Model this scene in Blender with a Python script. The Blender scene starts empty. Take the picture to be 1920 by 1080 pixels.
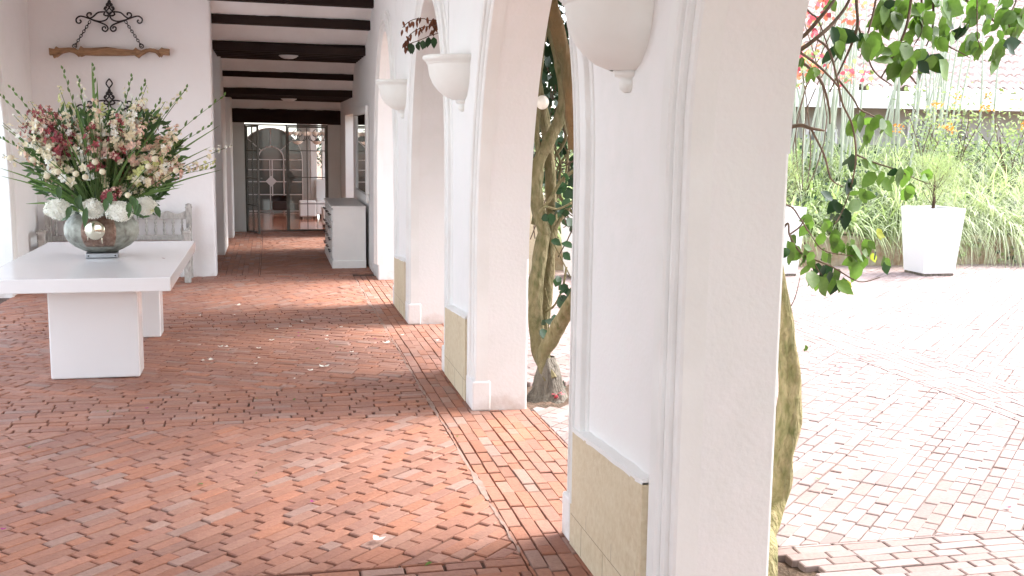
import bpy, math, random
import numpy as np
from mathutils import Vector, Matrix, noise
random.seed(7)
SC = bpy.context.scene
COL = SC.collection
R = math.radians
PI = math.pi

# ------------------------------------------------------------------ camera
CF, CYAW, CPITCH, CROLL, CH = 2002.4, 0.22425, 0.14027, 0.01295, 1.7
_f = np.array([math.sin(CYAW)*math.cos(CPITCH), math.cos(CYAW)*math.cos(CPITCH), -math.sin(CPITCH)])
_r0 = np.array([math.cos(CYAW), -math.sin(CYAW), 0.0]); _u0 = np.cross(_r0, _f)
_r = math.cos(CROLL)*_r0 + math.sin(CROLL)*_u0
_u = -math.sin(CROLL)*_r0 + math.cos(CROLL)*_u0
cam = bpy.data.cameras.new('camera'); camo = bpy.data.objects.new('camera', cam); COL.objects.link(camo)
cam.sensor_width = 36; cam.lens = CF/1920*36; cam.clip_start = .05; cam.clip_end = 500
camo.matrix_world = Matrix(((_r[0], _u[0], -_f[0], 0), (_r[1], _u[1], -_f[1], 0), (_r[2], _u[2], -_f[2], CH), (0, 0, 0, 1)))
SC.camera = camo

def at(x, y, X=None, Y=None, Z=None):
    """a point of the place, measured in the photograph, on a plane X, Y or Z"""
    d = _f*CF + _r*(x-960) + _u*(540-y)
    t = (Z-CH)/d[2] if Z is not None else (X/d[0] if X is not None else Y/d[1])
    return Vector((d[0]*t, d[1]*t, CH+d[2]*t))

# ------------------------------------------------------------------ light
SUN_EL, SUN_AZ = R(48), R(82)      # azimuth measured from +Y towards +X
w = bpy.data.worlds.new('World'); SC.world = w; w.use_nodes = True
nt = w.node_tree; nt.nodes.clear()
sky = nt.nodes.new('ShaderNodeTexSky'); sky.sky_type = 'NISHITA'; sky.sun_disc = False
sky.sun_elevation = SUN_EL; sky.sun_rotation = SUN_AZ; sky.air_density = 1.0; sky.dust_density = 1.5; sky.ozone_density = .6
hs = nt.nodes.new('ShaderNodeHueSaturation'); hs.inputs['Saturation'].default_value = .47
bg = nt.nodes.new('ShaderNodeBackground'); bg.inputs['Strength'].default_value = .15
wo = nt.nodes.new('ShaderNodeOutputWorld')
nt.links.new(sky.outputs[0], hs.inputs['Color']); nt.links.new(hs.outputs[0], bg.inputs[0]); nt.links.new(bg.outputs[0], wo.inputs[0])
sl = bpy.data.lights.new('sun', 'SUN'); sl.energy = 1.0; sl.angle = R(26); sl.color = (1, .96, .9)
so = bpy.data.objects.new('sun', sl); COL.objects.link(so)
sd = Vector((math.sin(SUN_AZ)*math.cos(SUN_EL), math.cos(SUN_AZ)*math.cos(SUN_EL), math.sin(SUN_EL)))
so.rotation_euler = sd.to_track_quat('Z', 'Y').to_euler(); so.location = (20, 5, 20)
SC.view_settings.view_transform = 'Standard'; SC.view_settings.look = 'None'
SC.view_settings.exposure = 2.78; SC.view_settings.gamma = 1
SC.cycles.max_bounces = 10; SC.cycles.diffuse_bounces = 7; SC.cycles.glossy_bounces = 4
SC.cycles.transparent_max_bounces = 12; SC.cycles.transmission_bounces = 6
SC.cycles.caustics_reflective = False; SC.cycles.caustics_refractive = False

# ------------------------------------------------------------------ materials
def mat(name, col, rough=.8, var=None, vscale=3, bump=0, bscale=60, spec=.4, metal=0, attr=None, fine=None,
        trans=0, ttint=(1.5, 1.7, 1.0), stretch=None, wave=None, bdist=.01, island=0):
    m = bpy.data.materials.new(name); m.use_nodes = True
    n = m.node_tree.nodes; L = m.node_tree.links; b = n['Principled BSDF']
    b.inputs['Roughness'].default_value = rough; b.inputs['Metallic'].default_value = metal
    b.inputs['Specular IOR Level'].default_value = spec
    tc = n.new('ShaderNodeTexCoord'); vec = tc.outputs['Object']
    if stretch:
        mp = n.new('ShaderNodeMapping'); mp.inputs['Scale'].default_value = stretch
        L.new(vec, mp.inputs[0]); vec = mp.outputs[0]
    def mix(fac, a, bcol, t='MIX', f=1.0):
        x = n.new('ShaderNodeMix'); x.data_type = 'RGBA'; x.blend_type = t; x.inputs[0].default_value = f
        if fac is not None: L.new(fac, x.inputs[0])
        for s, v in ((6, a), (7, bcol)):
            if isinstance(v, tuple): x.inputs[s].default_value = (*v, 1) if len(v) == 3 else v
            else: L.new(v, x.inputs[s])
        return x.outputs[2]
    def nz(scale, lo=.35, hi=.65, detail=4, dist=0):
        t = n.new('ShaderNodeTexNoise'); t.inputs['Scale'].default_value = scale; t.inputs['Detail'].default_value = detail
        t.inputs['Distortion'].default_value = dist
        L.new(vec, t.inputs['Vector'])
        r = n.new('ShaderNodeMapRange'); r.inputs[1].default_value = lo; r.inputs[2].default_value = hi
        L.new(t.outputs['Fac'], r.inputs[0]); return r.outputs[0]
    c = col
    if attr:
        a = n.new('ShaderNodeAttribute'); a.attribute_name = attr; c = a.outputs['Color']
    if var: c = mix(nz(vscale), c if not isinstance(c, tuple) else c, var) if not attr else mix(None, c, mix(nz(vscale), (1, 1, 1), var), 'MULTIPLY')
    if fine: c = mix(nz(fine[0], .3, .7, 6), c, fine[1]) if not attr else mix(None, c, mix(nz(fine[0], .3, .7, 6), (1, 1, 1), fine[1]), 'MULTIPLY')
    if island:
        g = n.new('ShaderNodeNewGeometry'); h = n.new('ShaderNodeHueSaturation')
        r = n.new('ShaderNodeMapRange'); r.inputs[3].default_value = 1-island; r.inputs[4].default_value = 1+island
        L.new(g.outputs['Random Per Island'], r.inputs[0]); L.new(r.outputs[0], h.inputs['Value'])
        if isinstance(c, tuple): h.inputs['Color'].default_value = (*c, 1)
        else: L.new(c, h.inputs['Color'])
        c = h.outputs[0]
    if isinstance(c, tuple): b.inputs['Base Color'].default_value = (*c, 1)
    else: L.new(c, b.inputs['Base Color'])
    if bump:
        t = n.new('ShaderNodeTexNoise'); t.inputs['Scale'].default_value = bscale; t.inputs['Detail'].default_value = 5
        L.new(vec, t.inputs['Vector']); bp = n.new('ShaderNodeBump'); bp.inputs['Strength'].default_value = bump
        bp.inputs['Distance'].default_value = bdist
        L.new(t.outputs['Fac'], bp.inputs['Height']); L.new(bp.outputs[0], b.inputs['Normal'])
    if trans:
        o = n['Material Output']; tr = n.new('ShaderNodeBsdfTranslucent'); ms = n.new('ShaderNodeMixShader')
        ms.inputs[0].default_value = trans
        if isinstance(c, tuple): tr.inputs[0].default_value = (*[min(1, k*q_) for k, q_ in zip(c, ttint)], 1)
        else: L.new(mix(None, c, (*ttint, 1), 'MULTIPLY'), tr.inputs[0])
        L.new(b.outputs[0], ms.inputs[1]); L.new(tr.outputs[0], ms.inputs[2]); L.new(ms.outputs[0], o.inputs['Surface'])
    return m

M = {}
M['plaster'] = mat('white_plaster', (.835, .845, .83), .9, var=(.785, .79, .775), vscale=1.3, bump=.30, bscale=48, bdist=.006, fine=(9, (.83, .825, .82)))
def dirty(m, h, col):
    n = m.node_tree.nodes; L = m.node_tree.links; b = n['Principled BSDF']
    src = b.inputs['Base Color'].links[0].from_socket; tc = n.new('ShaderNodeTexCoord'); sx = n.new('ShaderNodeSeparateXYZ'); L.new(tc.outputs['Object'], sx.inputs[0])
    t = n.new('ShaderNodeTexNoise'); t.inputs['Scale'].default_value = 7; t.inputs['Detail'].default_value = 8; L.new(tc.outputs['Object'], t.inputs['Vector'])
    a = n.new('ShaderNodeMath'); a.operation = 'MULTIPLY_ADD'; a.inputs[1].default_value = .42; a.inputs[2].default_value = h-.21; L.new(t.outputs['Fac'], a.inputs[0])
    d = n.new('ShaderNodeMath'); d.operation = 'SUBTRACT'; L.new(a.outputs[0], d.inputs[0]); L.new(sx.outputs['Z'], d.inputs[1])
    r = n.new('ShaderNodeMapRange'); r.inputs[1].default_value = -.02; r.inputs[2].default_value = .10; r.inputs[4].default_value = .55; L.new(d.outputs[0], r.inputs[0])
    x = n.new('ShaderNodeMix'); x.data_type = 'RGBA'; L.new(r.outputs[0], x.inputs[0]); L.new(src, x.inputs[6]); x.inputs[7].default_value = (*col, 1); L.new(x.outputs[2], b.inputs['Base Color'])
dirty(M['plaster'], .06, (.50, .38, .31))
M['mould'] = mat('moulding_plaster', (.835, .845, .83), .8, var=(.775, .78, .76), vscale=3, bump=.15, bscale=50, bdist=.006)
M['bowlp'] = mat('bowl_plaster', (.82, .825, .79), .7, var=(.77, .77, .73), vscale=5, bump=.1, bscale=30, bdist=.006)
M['wallpink'] = mat('inner_wall_plaster', (.84, .83, .83), .9, var=(.79, .77, .765), vscale=1.1, bump=.25, bscale=22, bdist=.012)
M['stone'] = mat('limestone_blocks', (.66, .57, .40), .9, var=(.58, .48, .32), vscale=2.2, bump=.45, bscale=55, bdist=.006, fine=(38, (.69, .61, .45)))
M['joint'] = mat('stone_joint', (.30, .23, .15), .95)
M['ceil'] = mat('ceiling_plaster', (.84, .83, .82), .95, var=(.77, .75, .73), vscale=2.2, bump=.4, bscale=25, bdist=.015)
M['beam'] = mat('dark_beam_wood', (.018, .010, .009), .8, var=(.030, .018, .014), vscale=6, bump=.6, bscale=30, stretch=(.2, 1, 1), spec=.2)
M['brick'] = mat('clay_bricks', (.4, .2, .12), .76, attr='tone', var=(.84, .83, .85), vscale=1.6, fine=(45, (.82, .79, .80)), bump=.6, bscale=90, bdist=.004, spec=.5)
M['brick_out'] = mat('glare_paled_bricks', (.4, .2, .12), .95, attr='tone', var=(.88, .86, .86), vscale=1.3, fine=(60, (.86, .84, .84)), bump=.4, bscale=90, bdist=.003, spec=.1)  # copy of the floor bricks with outdoor glare mixed into the colour
M['mortar'] = mat('dark_joint', (.075, .042, .030), .95, var=(.13, .08, .06), vscale=9)
M['mortar_out'] = mat('pale_joint', (.24, .175, .15), .95, var=(.33, .26, .235), vscale=7)
M['soil'] = mat('soil', (.16, .10, .07), .95, var=(.09, .06, .04), vscale=14, bump=1, bscale=60, bdist=.02)
M['lacquer'] = mat('white_lacquer', (.82, .81, .81), .16, var=(.80, .79, .79), vscale=2, spec=.5)
M['whitepaint'] = mat('white_paint', (.83, .83, .81), .45, var=(.79, .79, .77), vscale=5)
M['knob'] = mat('dark_knob', (.09, .08, .075), .4)
M['iron'] = mat('wrought_iron', (.018, .015, .015), .6, bump=.3, bscale=120)
M['yoke'] = mat('old_yoke_wood', (.26, .14, .065), .65, var=(.12, .06, .03), vscale=5, fine=(30, (.36, .21, .11)), bump=.6, bscale=40, stretch=(.35, 1, 2.2))
M['grey'] = mat('greywashed_wood', (.36, .34, .31), .8, var=(.20, .18, .165), vscale=7, fine=(40, (.52, .50, .47)), bump=.5, bscale=60, stretch=(1, 1, .4))
M['frame'] = mat('green_grey_steel', (.115, .12, .105), .5, var=(.16, .16, .14), vscale=8)
M['whitesteel'] = mat('white_steel', (.75, .76, .76), .5)
M['terracotta'] = mat('terracotta_tiles', (.42, .16, .09), .13, var=(.34, .12, .07), vscale=3, fine=(30, (.48, .2, .12)), spec=.6)
M['sofa'] = mat('white_upholstery', (.78, .77, .77), .85)
M['darkwood'] = mat('dark_furniture', (.05, .03, .025), .5)
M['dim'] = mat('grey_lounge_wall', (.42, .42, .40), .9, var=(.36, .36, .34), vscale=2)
M['lamp_glass'] = mat('frosted_glass', (.75, .68, .6), .4)
M['dome'] = mat('opal_dome', (.72, .72, .72), .3)
M['vase'] = mat('patina_metal', (.27, .27, .235), .58, var=(.13, .12, .10), vscale=9, fine=(22, (.34, .355, .31)), metal=.35, bump=.35, bscale=40)
M['copper'] = mat('brown_copper', (.20, .10, .07), .45, var=(.11, .065, .05), vscale=12, fine=(30, (.30, .21, .16)), metal=.45, bump=.3, bscale=50)
M['brass'] = mat('pale_brass', (.62, .58, .46), .12, metal=1)
M['steel'] = mat('dull_steel', (.36, .37, .39), .4, metal=.7, var=(.28, .28, .3), vscale=9)
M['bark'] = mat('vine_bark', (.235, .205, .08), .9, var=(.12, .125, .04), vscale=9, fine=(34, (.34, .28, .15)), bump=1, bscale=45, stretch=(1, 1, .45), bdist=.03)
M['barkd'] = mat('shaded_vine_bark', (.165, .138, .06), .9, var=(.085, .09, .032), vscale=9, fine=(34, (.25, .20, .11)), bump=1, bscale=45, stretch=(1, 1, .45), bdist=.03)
M['barko'] = mat('orange_bark', (.20, .115, .05), .9, var=(.12, .09, .04), vscale=9, bump=1, bscale=45, stretch=(1, 1, .45), bdist=.03)
M['rootbark'] = mat('grey_root_bark', (.24, .21, .17), .95, var=(.12, .10, .08), vscale=16, bump=1, bscale=60, stretch=(1, 1, .3), bdist=.04)
M['twig'] = mat('brown_twig', (.14, .085, .055), .85, var=(.09, .06, .04), vscale=20)
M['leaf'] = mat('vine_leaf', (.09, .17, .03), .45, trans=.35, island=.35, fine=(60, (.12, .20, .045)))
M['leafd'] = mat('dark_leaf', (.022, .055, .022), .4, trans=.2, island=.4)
M['leafdry'] = mat('dry_leaf', (.16, .06, .03), .8, trans=.2, island=.4, ttint=(1.1, 1.08, 1.0))
M['leafy'] = mat('yellow_leaf', (.34, .36, .07), .6, trans=.4, island=.3)
M['pink'] = mat('pink_bract', (.62, .12, .16), .7, trans=.3, island=.4, ttint=(1.1, 1.08, 1.0))
M['coral'] = mat('coral_bract', (.72, .25, .16), .7, trans=.3, island=.3, ttint=(1.1, 1.08, 1.0))
M['orange'] = mat('orange_flower', (.75, .32, .05), .7, trans=.2, island=.3, ttint=(1.1, 1.08, 1.0))
M['grass'] = mat('pale_grass', (.32, .38, .20), .6, trans=.3, island=.45)
M['grass2'] = mat('striped_grass', (.50, .52, .38), .6, trans=.3, island=.4)
M['ground'] = mat('ground_clay', (.30, .17, .12), .95, var=(.22, .13, .09), vscale=.8)
M['bounce'] = mat('pale_bounce', (.76, .76, .75), .9, var=(.68, .68, .67), vscale=1.2)
M['endplaster'] = mat('grey_end_plaster', (.72, .73, .70), .9, var=(.66, .66, .63), vscale=2)
M['seam'] = mat('grey_cement_seam', (.36, .26, .22), .9, var=(.30, .19, .15), vscale=18, bump=.6, bscale=90, bdist=.004)
M['bank'] = mat('bank_soil', (.07, .07, .03), .95, var=(.05, .09, .025), vscale=3, bump=1, bscale=12, bdist=.1)
M['cactus'] = mat('pale_stem', (.36, .40, .30), .8, var=(.46, .48, .40), vscale=6, bump=.3, bscale=30)
M['conif'] = mat('juniper', (.34, .39, .22), .8, trans=.25, island=.4)
M['tile'] = mat('roof_tile', (.40, .30, .27), .9, var=(.32, .24, .21), vscale=2.5, fine=(18, (.46, .38, .35)), island=0)
M['housewall'] = mat('far_wall', (.40, .40, .37), .9, var=(.32, .33, .3), vscale=1.5)
M['retain'] = mat('retaining_plaster', (.36, .27, .17), .95, var=(.22, .12, .07), vscale=1.6, fine=(9, (.42, .38, .28)), bump=.8, bscale=20, bdist=.02)
M['pot'] = mat('planter_white', (.80, .80, .80), .4)
M['stem'] = mat('flower_stem_green', (.10, .16, .045), .6, trans=.15, island=.3)
M['fleaf'] = mat('flower_leaf_green', (.055, .11, .035), .45, trans=.25, island=.45)
M['gleaf'] = mat('gladiolus_blade', (.12, .20, .06), .5, trans=.25, island=.3)
M['fl_cream'] = mat('cream_petal', (.80, .73, .54), .75, trans=.2, island=.15, ttint=(1.1, 1.08, 1.0))
M['fl_white'] = mat('white_petal', (.86, .86, .80), .75, trans=.2, island=.08, ttint=(1.1, 1.08, 1.0))
M['fl_blush'] = mat('blush_petal', (.76, .53, .43), .75, trans=.2, island=.25, ttint=(1.1, 1.08, 1.0))
M['fl_red'] = mat('wine_petal', (.30, .065, .075), .75, trans=.15, island=.45, ttint=(1.1, 1.08, 1.0))
M['fl_lime'] = mat('lime_bud', (.55, .56, .25), .7, trans=.2, island=.25)
M['magenta'] = mat('magenta_petal', (.40, .04, .22), .7)

def glass(name, tint, refl=.6):
    m = bpy.data.materials.new(name); m.use_nodes = True; n = m.node_tree.nodes; L = m.node_tree.links
    n.remove(n['Principled BSDF']); o = n['Material Output']
    t = n.new('ShaderNodeBsdfTransparent'); t.inputs[0].default_value = (*tint, 1)
    g = n.new('ShaderNodeBsdfGlossy'); g.inputs['Roughness'].default_value = .02
    fr = n.new('ShaderNodeFresnel'); fr.inputs[0].default_value = 1.5
    mm = n.new('ShaderNodeMath'); mm.operation = 'MULTIPLY'; mm.inputs[1].default_value = refl*2
    ms = n.new('ShaderNodeMixShader'); L.new(fr.outputs[0], mm.inputs[0]); L.new(mm.outputs[0], ms.inputs[0])
    L.new(t.outputs[0], ms.inputs[1]); L.new(g.outputs[0], ms.inputs[2]); L.new(ms.outputs[0], o.inputs[0]); return m
M['glass'] = glass('clear_glass', (.90, .93, .91))
M['dkglass'] = mat('dark_window_glass', (.10, .125, .115), .06, spec=.7, var=(.12, .13, .12), vscale=2)
M['mirror'] = mat('mirror_glass', (.80, .82, .80), .02, metal=1)

# ------------------------------------------------------------------ mesh builder
class MB:
    def __init__(s): s.v = []; s.f = []; s.m = []; s.sm = []
    def add(s, vs, fs, mi=0, smooth=False):
        o = len(s.v); s.v += [tuple(p) for p in vs]
        for f in fs: s.f.append(tuple(i+o for i in f)); s.m.append(mi); s.sm.append(smooth)
    def box(s, x0, x1, y0, y1, z0, z1, mi=0, taper=None):
        t = taper or (0, 0)
        vs = [(x0, y0, z0), (x1, y0, z0), (x1, y1, z0), (x0, y1, z0),
              (x0+t[0], y0+t[1], z1), (x1-t[0], y0+t[1], z1), (x1-t[0], y1-t[1], z1), (x0+t[0], y1-t[1], z1)]
        s.add(vs, [(0, 3, 2, 1), (4, 5, 6, 7), (0, 1, 5, 4), (1, 2, 6, 5), (2, 3, 7, 6), (3, 0, 4, 7)], mi)
    def tube(s, pts, rad, n=8, mi=0, cap=True, wob=0):
        pts = [Vector(p) for p in pts]; k = len(pts)
        rad = rad if isinstance(rad, (list, tuple)) else [rad]*k
        vs = []; up = None
        for i in range(k):
            d = (pts[min(i+1, k-1)]-pts[max(i-1, 0)])
            d = d.normalized() if d.length > 1e-9 else Vector((0, 0, 1))
            if up is None: up = d.orthogonal().normalized()
            up = (up-d*up.dot(d)); up = up.normalized() if up.length > 1e-6 else d.orthogonal().normalized()
            sd_ = d.cross(up)
            for j in range(n):
                a = 2*PI*j/n; r = rad[i]
                if wob:
                    q = pts[i]*6+Vector((math.cos(a), math.sin(a), 0)); r *= 1+wob*noise.noise(q*1.3)*1.6
                vs.append(pts[i]+(up*math.cos(a)+sd_*math.sin(a))*r)
        fs = [(i*n+j, i*n+(j+1) % n, (i+1)*n+(j+1) % n, (i+1)*n+j) for i in range(k-1) for j in range(n)]
        s.add(vs, fs, mi, True)
        if cap:
            o = len(s.v)-len(vs)
            s.f.append(tuple(o+j for j in reversed(range(n)))); s.m.append(mi); s.sm.append(False)
            s.f.append(tuple(o+(k-1)*n+j for j in range(n))); s.m.append(mi); s.sm.append(False)
    def lathe(s, c, prof, n=32, mi=0, a0=0, a1=2*PI, smooth=True):
        full = abs(a1-a0-2*PI) < 1e-6; na = n if full else n+1; vs = []
        for r, z in prof:
            for j in range(na):
                a = a0+(a1-a0)*j/n; vs.append((c[0]+r*math.cos(a), c[1]+r*math.sin(a), c[2]+z))
        fs = []
        for i in range(len(prof)-1):
            for j in range(n):
                jj = (j+1) % na if full else j+1
                fs.append((i*na+j, i*na+jj, (i+1)*na+jj, (i+1)*na+j))
        s.add(vs, fs, mi, smooth)
    def prism(s, poly, y0, y1, mi=0, axis='Y'):
        n = len(poly); P = (lambda a, b, t: (a, t, b)) if axis == 'Y' else (lambda a, b, t: (t, a, b))
        vs = [P(a, b, y0) for a, b in poly]+[P(a, b, y1) for a, b in poly]
        s.add(vs, [tuple(range(n)), tuple(reversed(range(n, 2*n)))]+[(i, i+n, (i+1) % n+n, (i+1) % n) for i in range(n)], mi)
    def leaf(s, p, d, nrm, L, W, mi=0, curl=.15, notch=False):
        d = d.normalized(); sd_ = d.cross(nrm)
        sd_ = sd_.normalized() if sd_.length > 1e-5 else d.orthogonal().normalized()
        nn = sd_.cross(d).normalized()
        def P(t, w_, h): return p+d*(L*t)+sd_*(W*w_)+nn*(L*h)
        c = curl
        vs = [P(0, 0, 0), P(.22, .42, .06), P(.22, -.42, .06), P(.3, 0, -.02), P(.52, .5, .03-c*.3), P(.52, -.5, .03-c*.3), P(.6, 0, -.05-c*.4),
              P(.8, .27, -.02-c*.7), P(.8, -.27, -.02-c*.7), P(1.03, 0, -c)]
        s.add(vs, [(0, 3, 1), (0, 2, 3), (1, 3, 6, 4), (2, 5, 6, 3), (4, 6, 9, 7), (5, 8, 9, 6)], mi, True)
    def blade(s, p, d, L, W, droop, mi=0, seg=4):
        d = d.normalized(); sd_ = d.cross(Vector((0, 0, 1)))
        sd_ = sd_.normalized() if sd_.length > 1e-5 else Vector((1, 0, 0))
        vs = []
        q = Vector(p); dd = d.copy()
        for i in range(seg+1):
            t = i/seg; wd = W*(1-t**1.6)*(.6+.8*t if t < .5 else 1)*.5+.0004
            vs += [q+sd_*wd, q-sd_*wd]
            dd = (dd+Vector((0, 0, -droop/seg))).normalized(); q = q+dd*(L/seg)
        s.add(vs, [(2*i, 2*i+1, 2*i+3, 2*i+2) for i in range(seg)], mi, True)
    def ball(s, c, r, mi=0, n=8, sq=1):
        prof = [(r*math.sin(PI*i/n)+1e-5, -r*sq*math.cos(PI*i/n)) for i in range(n+1)]
        s.lathe(c, prof, n+2, mi)
    def build(s, name, mats, parent=None, bevel=0, smooth=None, seg=2, solid=0):
        me = bpy.data.meshes.new(name); off = wloc(parent)
        me.from_pydata([(a-off[0], b-off[1], c-off[2]) for a, b, c in s.v], [], s.f)
        for m in (mats if isinstance(mats, (list, tuple)) else [mats]): me.materials.append(M[m])
        me.polygons.foreach_set('material_index', s.m)
        me.polygons.foreach_set('use_smooth', s.sm if smooth is None else [smooth]*len(s.f))
        me.update()
        o = bpy.data.objects.new(name, me); COL.objects.link(o)
        if parent: o.parent = parent
        if bevel:
            b = o.modifiers.new('bevel', 'BEVEL'); b.width = bevel; b.segments = seg; b.limit_method = 'ANGLE'; b.angle_limit = R(35)
        if solid:
            b = o.modifiers.new('solid', 'SOLIDIFY'); b.thickness = solid
        return o
def wloc(o):
    v = Vector((0, 0, 0))
    while o: v += o.location; o = o.parent
    return v
def thing(name, label, cat, loc=(0, 0, 0), group=None):
    o = bpy.data.objects.new(name, None); COL.objects.link(o); o.location = loc; o.empty_display_size = .1
    o['label'] = label; o['category'] = cat
    if group: o['group'] = group
    return o
def tag(o, label, cat, group=None, kind=None):
    o['label'] = label; o['category'] = cat
    if group: o['group'] = group
    if kind: o['kind'] = kind
    return o
def struct(o): o['kind'] = 'structure'; return o
def dup(o, loc=None, rz=None, parent=None, label=None):
    c = o.copy(); COL.objects.link(c)
    if parent is not None: c.parent = parent
    if loc is not None: c.location = loc
    if rz is not None: c.rotation_euler.z = rz
    if label: c['label'] = label
    for ch in list(o.children): dup(ch, parent=c)
    return c
def rv(s=1.0): return Vector((random.gauss(0, s), random.gauss(0, s), random.gauss(0, s)))
def smooth_path(pts, k=5):
    pts = [Vector(p) for p in pts]; out = []
    for i in range(len(pts)-1):
        p0 = pts[max(i-1, 0)]; p1 = pts[i]; p2 = pts[i+1]; p3 = pts[min(i+2, len(pts)-1)]
        for j in range(k):
            t = j/k
            out.append(.5*((2*p1)+(p2-p0)*t+(2*p0-5*p1+4*p2-p3)*t*t+(3*p1-p0-3*p2+p3)*t**3))
    out.append(pts[-1]); return out
def interp(vals, n):
    return [float(np.interp(i/(n-1)*(len(vals)-1), range(len(vals)), vals)) for i in range(n)]

# ------------------------------------------------------------------ ground and paving
b = MB(); b.add([(-80, -60, -.05), (90, -60, -.05), (90, 120, -.05), (-80, 120, -.05)], [(0, 1, 2, 3)])
struct(b.build('ground', 'ground'))

b = MB(); b.add([(-40, -20, -.02), (-3.2, -20, -.02), (-3.2, 40, -.02), (-40, 40, -.02)], [(0, 1, 2, 3)])  # pale sheet added outside the left arches to bounce light into the porch
struct(b.build('side_bounce_sheet', 'bounce'))
def clip(poly, x0, x1, y0, y1):
    for ax, lim, sg in ((0, x0, 1), (0, x1, -1), (1, y0, 1), (1, y1, -1)):
        out = []
        for i in range(len(poly)):
            a, c = poly[i], poly[(i+1) % len(poly)]
            da, dc = (a[ax]-lim)*sg, (c[ax]-lim)*sg
            if da >= 0: out.append(a)
            if (da >= 0) != (dc >= 0):
                t = da/(da-dc); out.append((a[0]+(c[0]-a[0])*t, a[1]+(c[1]-a[1])*t))
        poly = out
        if len(poly) < 3: return []
    return poly
PITS = [(1.60, 2.22, 6.42, 7.12), (1.60, 2.13, 3.28, 3.87)]
def pave(V, F, C, x0, x1, y0, y1, ang, L, W, tones, gap, rnd, relief, lvar=0):
    ca, sa = math.cos(R(ang)), math.sin(R(ang)); cx, cy = (x0+x1)/2, (y0+y1)/2
    hl = math.hypot(x1-x0, y1-y0)/2+L
    wob = rnd.random()*50
    nrow = int(hl/W)+1
    for r in range(-nrow, nrow+1):
        u = -hl-rnd.random()*L
        while u < hl:
            l = L*(1+lvar*(rnd.random()-.5)*2)
            if lvar and rnd.random() < .15: l *= .55
            g = gap*(.5+rnd.random()*1.1)*(2.2 if rnd.random() < .16 else 1.1)
            w_ = W-gap*(.22+.5*rnd.random())
            du = rnd.gauss(0, .0012); tw = rnd.gauss(0, .011)
            sh = noise.noise((u*.9+wob, r*.5, 0))*(.007 if ang == 90 else .014)
            uc, vc = u+l/2, r*W+sh+rnd.gauss(0, .0008)
            X, Y = cx+uc*ca-vc*sa, cy+uc*sa+vc*ca
            u += l
            if X < x0-L or X > x1+L or Y < y0-L or Y > y1+L: continue
            if any(p[0] < X < p[1] and p[2] < Y < p[3] for p in PITS): continue
            a2 = R(ang)+tw; c2, s2 = math.cos(a2), math.sin(a2); h, k = (l-g)/2, w_/2
            q = [(X+a*c2-d*s2, Y+a*s2+d*c2) for a, d in ((-h, -k), (h, -k), (h, k), (-h, k))]
            q = clip(q, x0+.003, x1-.003, y0+.003, y1-.003)
            if len(q) < 3: continue
            mx = sum(p[0] for p in q)/len(q); my = sum(p[1] for p in q)/len(q)
            z = rnd.gauss(0, relief)+.006*noise.noise((X*.8, Y*.8, 3)); tx, ty = rnd.gauss(0, .009), rnd.gauss(0, .009)
            o = len(V); n = len(q)
            for ins, dz in ((.0042, 0), (.0005, -.0035), (0, -.03)):
                for p in q:
                    dx, dy = p[0]-mx, p[1]-my; dd = math.hypot(dx, dy)+1e-6; f = max(0, 1-ins*1.4/dd)
                    V.append((mx+dx*f, my+dy*f, z+dz+(dx*tx+dy*ty if dz > -.02 else 0)))
            F.append(tuple(range(o, o+n)))
            for lv in (0, 1):
                for i in range(n):
                    j = (i+1) % n; F.append((o+lv*n+j, o+lv*n+i, o+(lv+1)*n+i, o+(lv+1)*n+j))
            t = tones[min(int(rnd.random()**1.0*len(tones)), len(tones)-1)]; v = 1+rnd.gauss(0, .055)
            C += [(t[0]*v, t[1]*v, t[2]*v, 1)]*(2*n+1)
def paving(name, regs, bed, mortar, tones, gap, relief, seed, bm='brick'):
    V, F, C = [], [], []; rnd = random.Random(seed)
    for x0, x1, y0, y1, ang, lv in regs:
        pave(V, F, C, x0, x1, y0, y1, ang, .187, .0645, tones, gap, rnd, relief, lv)
    nb = len(F)
    for x0, x1, y0, y1 in bed:
        o = len(V); V += [(x0, y0, -.0145), (x1, y0, -.0145), (x1, y1, -.0145), (x0, y1, -.0145)]; F.append((o, o+1, o+2, o+3)); C.append((1, 1, 1, 1))
    me = bpy.data.meshes.new(name); me.from_pydata(V, [], F)
    me.materials.append(M[bm]); me.materials.append(M[mortar])
    me.polygons.foreach_set('material_index', [0]*nb+[1]*len(bed))
    ca = me.color_attributes.new('tone', 'FLOAT_COLOR', 'CORNER')
    tot = np.empty(len(F), dtype=int); me.polygons.foreach_get('loop_total', tot)
    ca.data.foreach_set('color', np.repeat(np.array(C), tot, axis=0).ravel())
    me.update(); o = bpy.data.objects.new(name, me); COL.objects.link(o); return struct(o)
TIN = [(.415, .200, .132), (.39, .185, .122), (.43, .217, .148), (.425, .187, .114), (.45, .20, .12), (.385, .192, .137), (.42, .22, .157), (.375, .18, .123), (.40, .212, .15), (.43, .203, .132), (.41, .255, .20)]
TOUT = [(.355, .28, .262), (.37, .295, .278), (.345, .27, .25), (.38, .31, .292), (.35, .266, .243)]  # brick tones paled to carry the overexposure of the open court
XB, XE, XL = .985, 1.60, -2.62
regs = [(XB, XE, .3, 13.0, 90, .25)]
prev = .4
for i, (y0, y1) in enumerate(((3.2, 4.07), (6.36, 7.2), (9.5, 10.5), (12.66, 13.25))):
    regs.append((XL, XB, prev, y0, (45, 45, 152, 45)[i], .1)); regs.append((XL, XB, y0, y1, 0, .25)); prev = y1
regs += [(-.62, -.12, 13.25, 19.3, 90, .3), (-.12, 1.6, 13.25, 19.3, 45, .1), (-3.2, -.62, 13.25, 19.3, 0, .3)]
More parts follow.
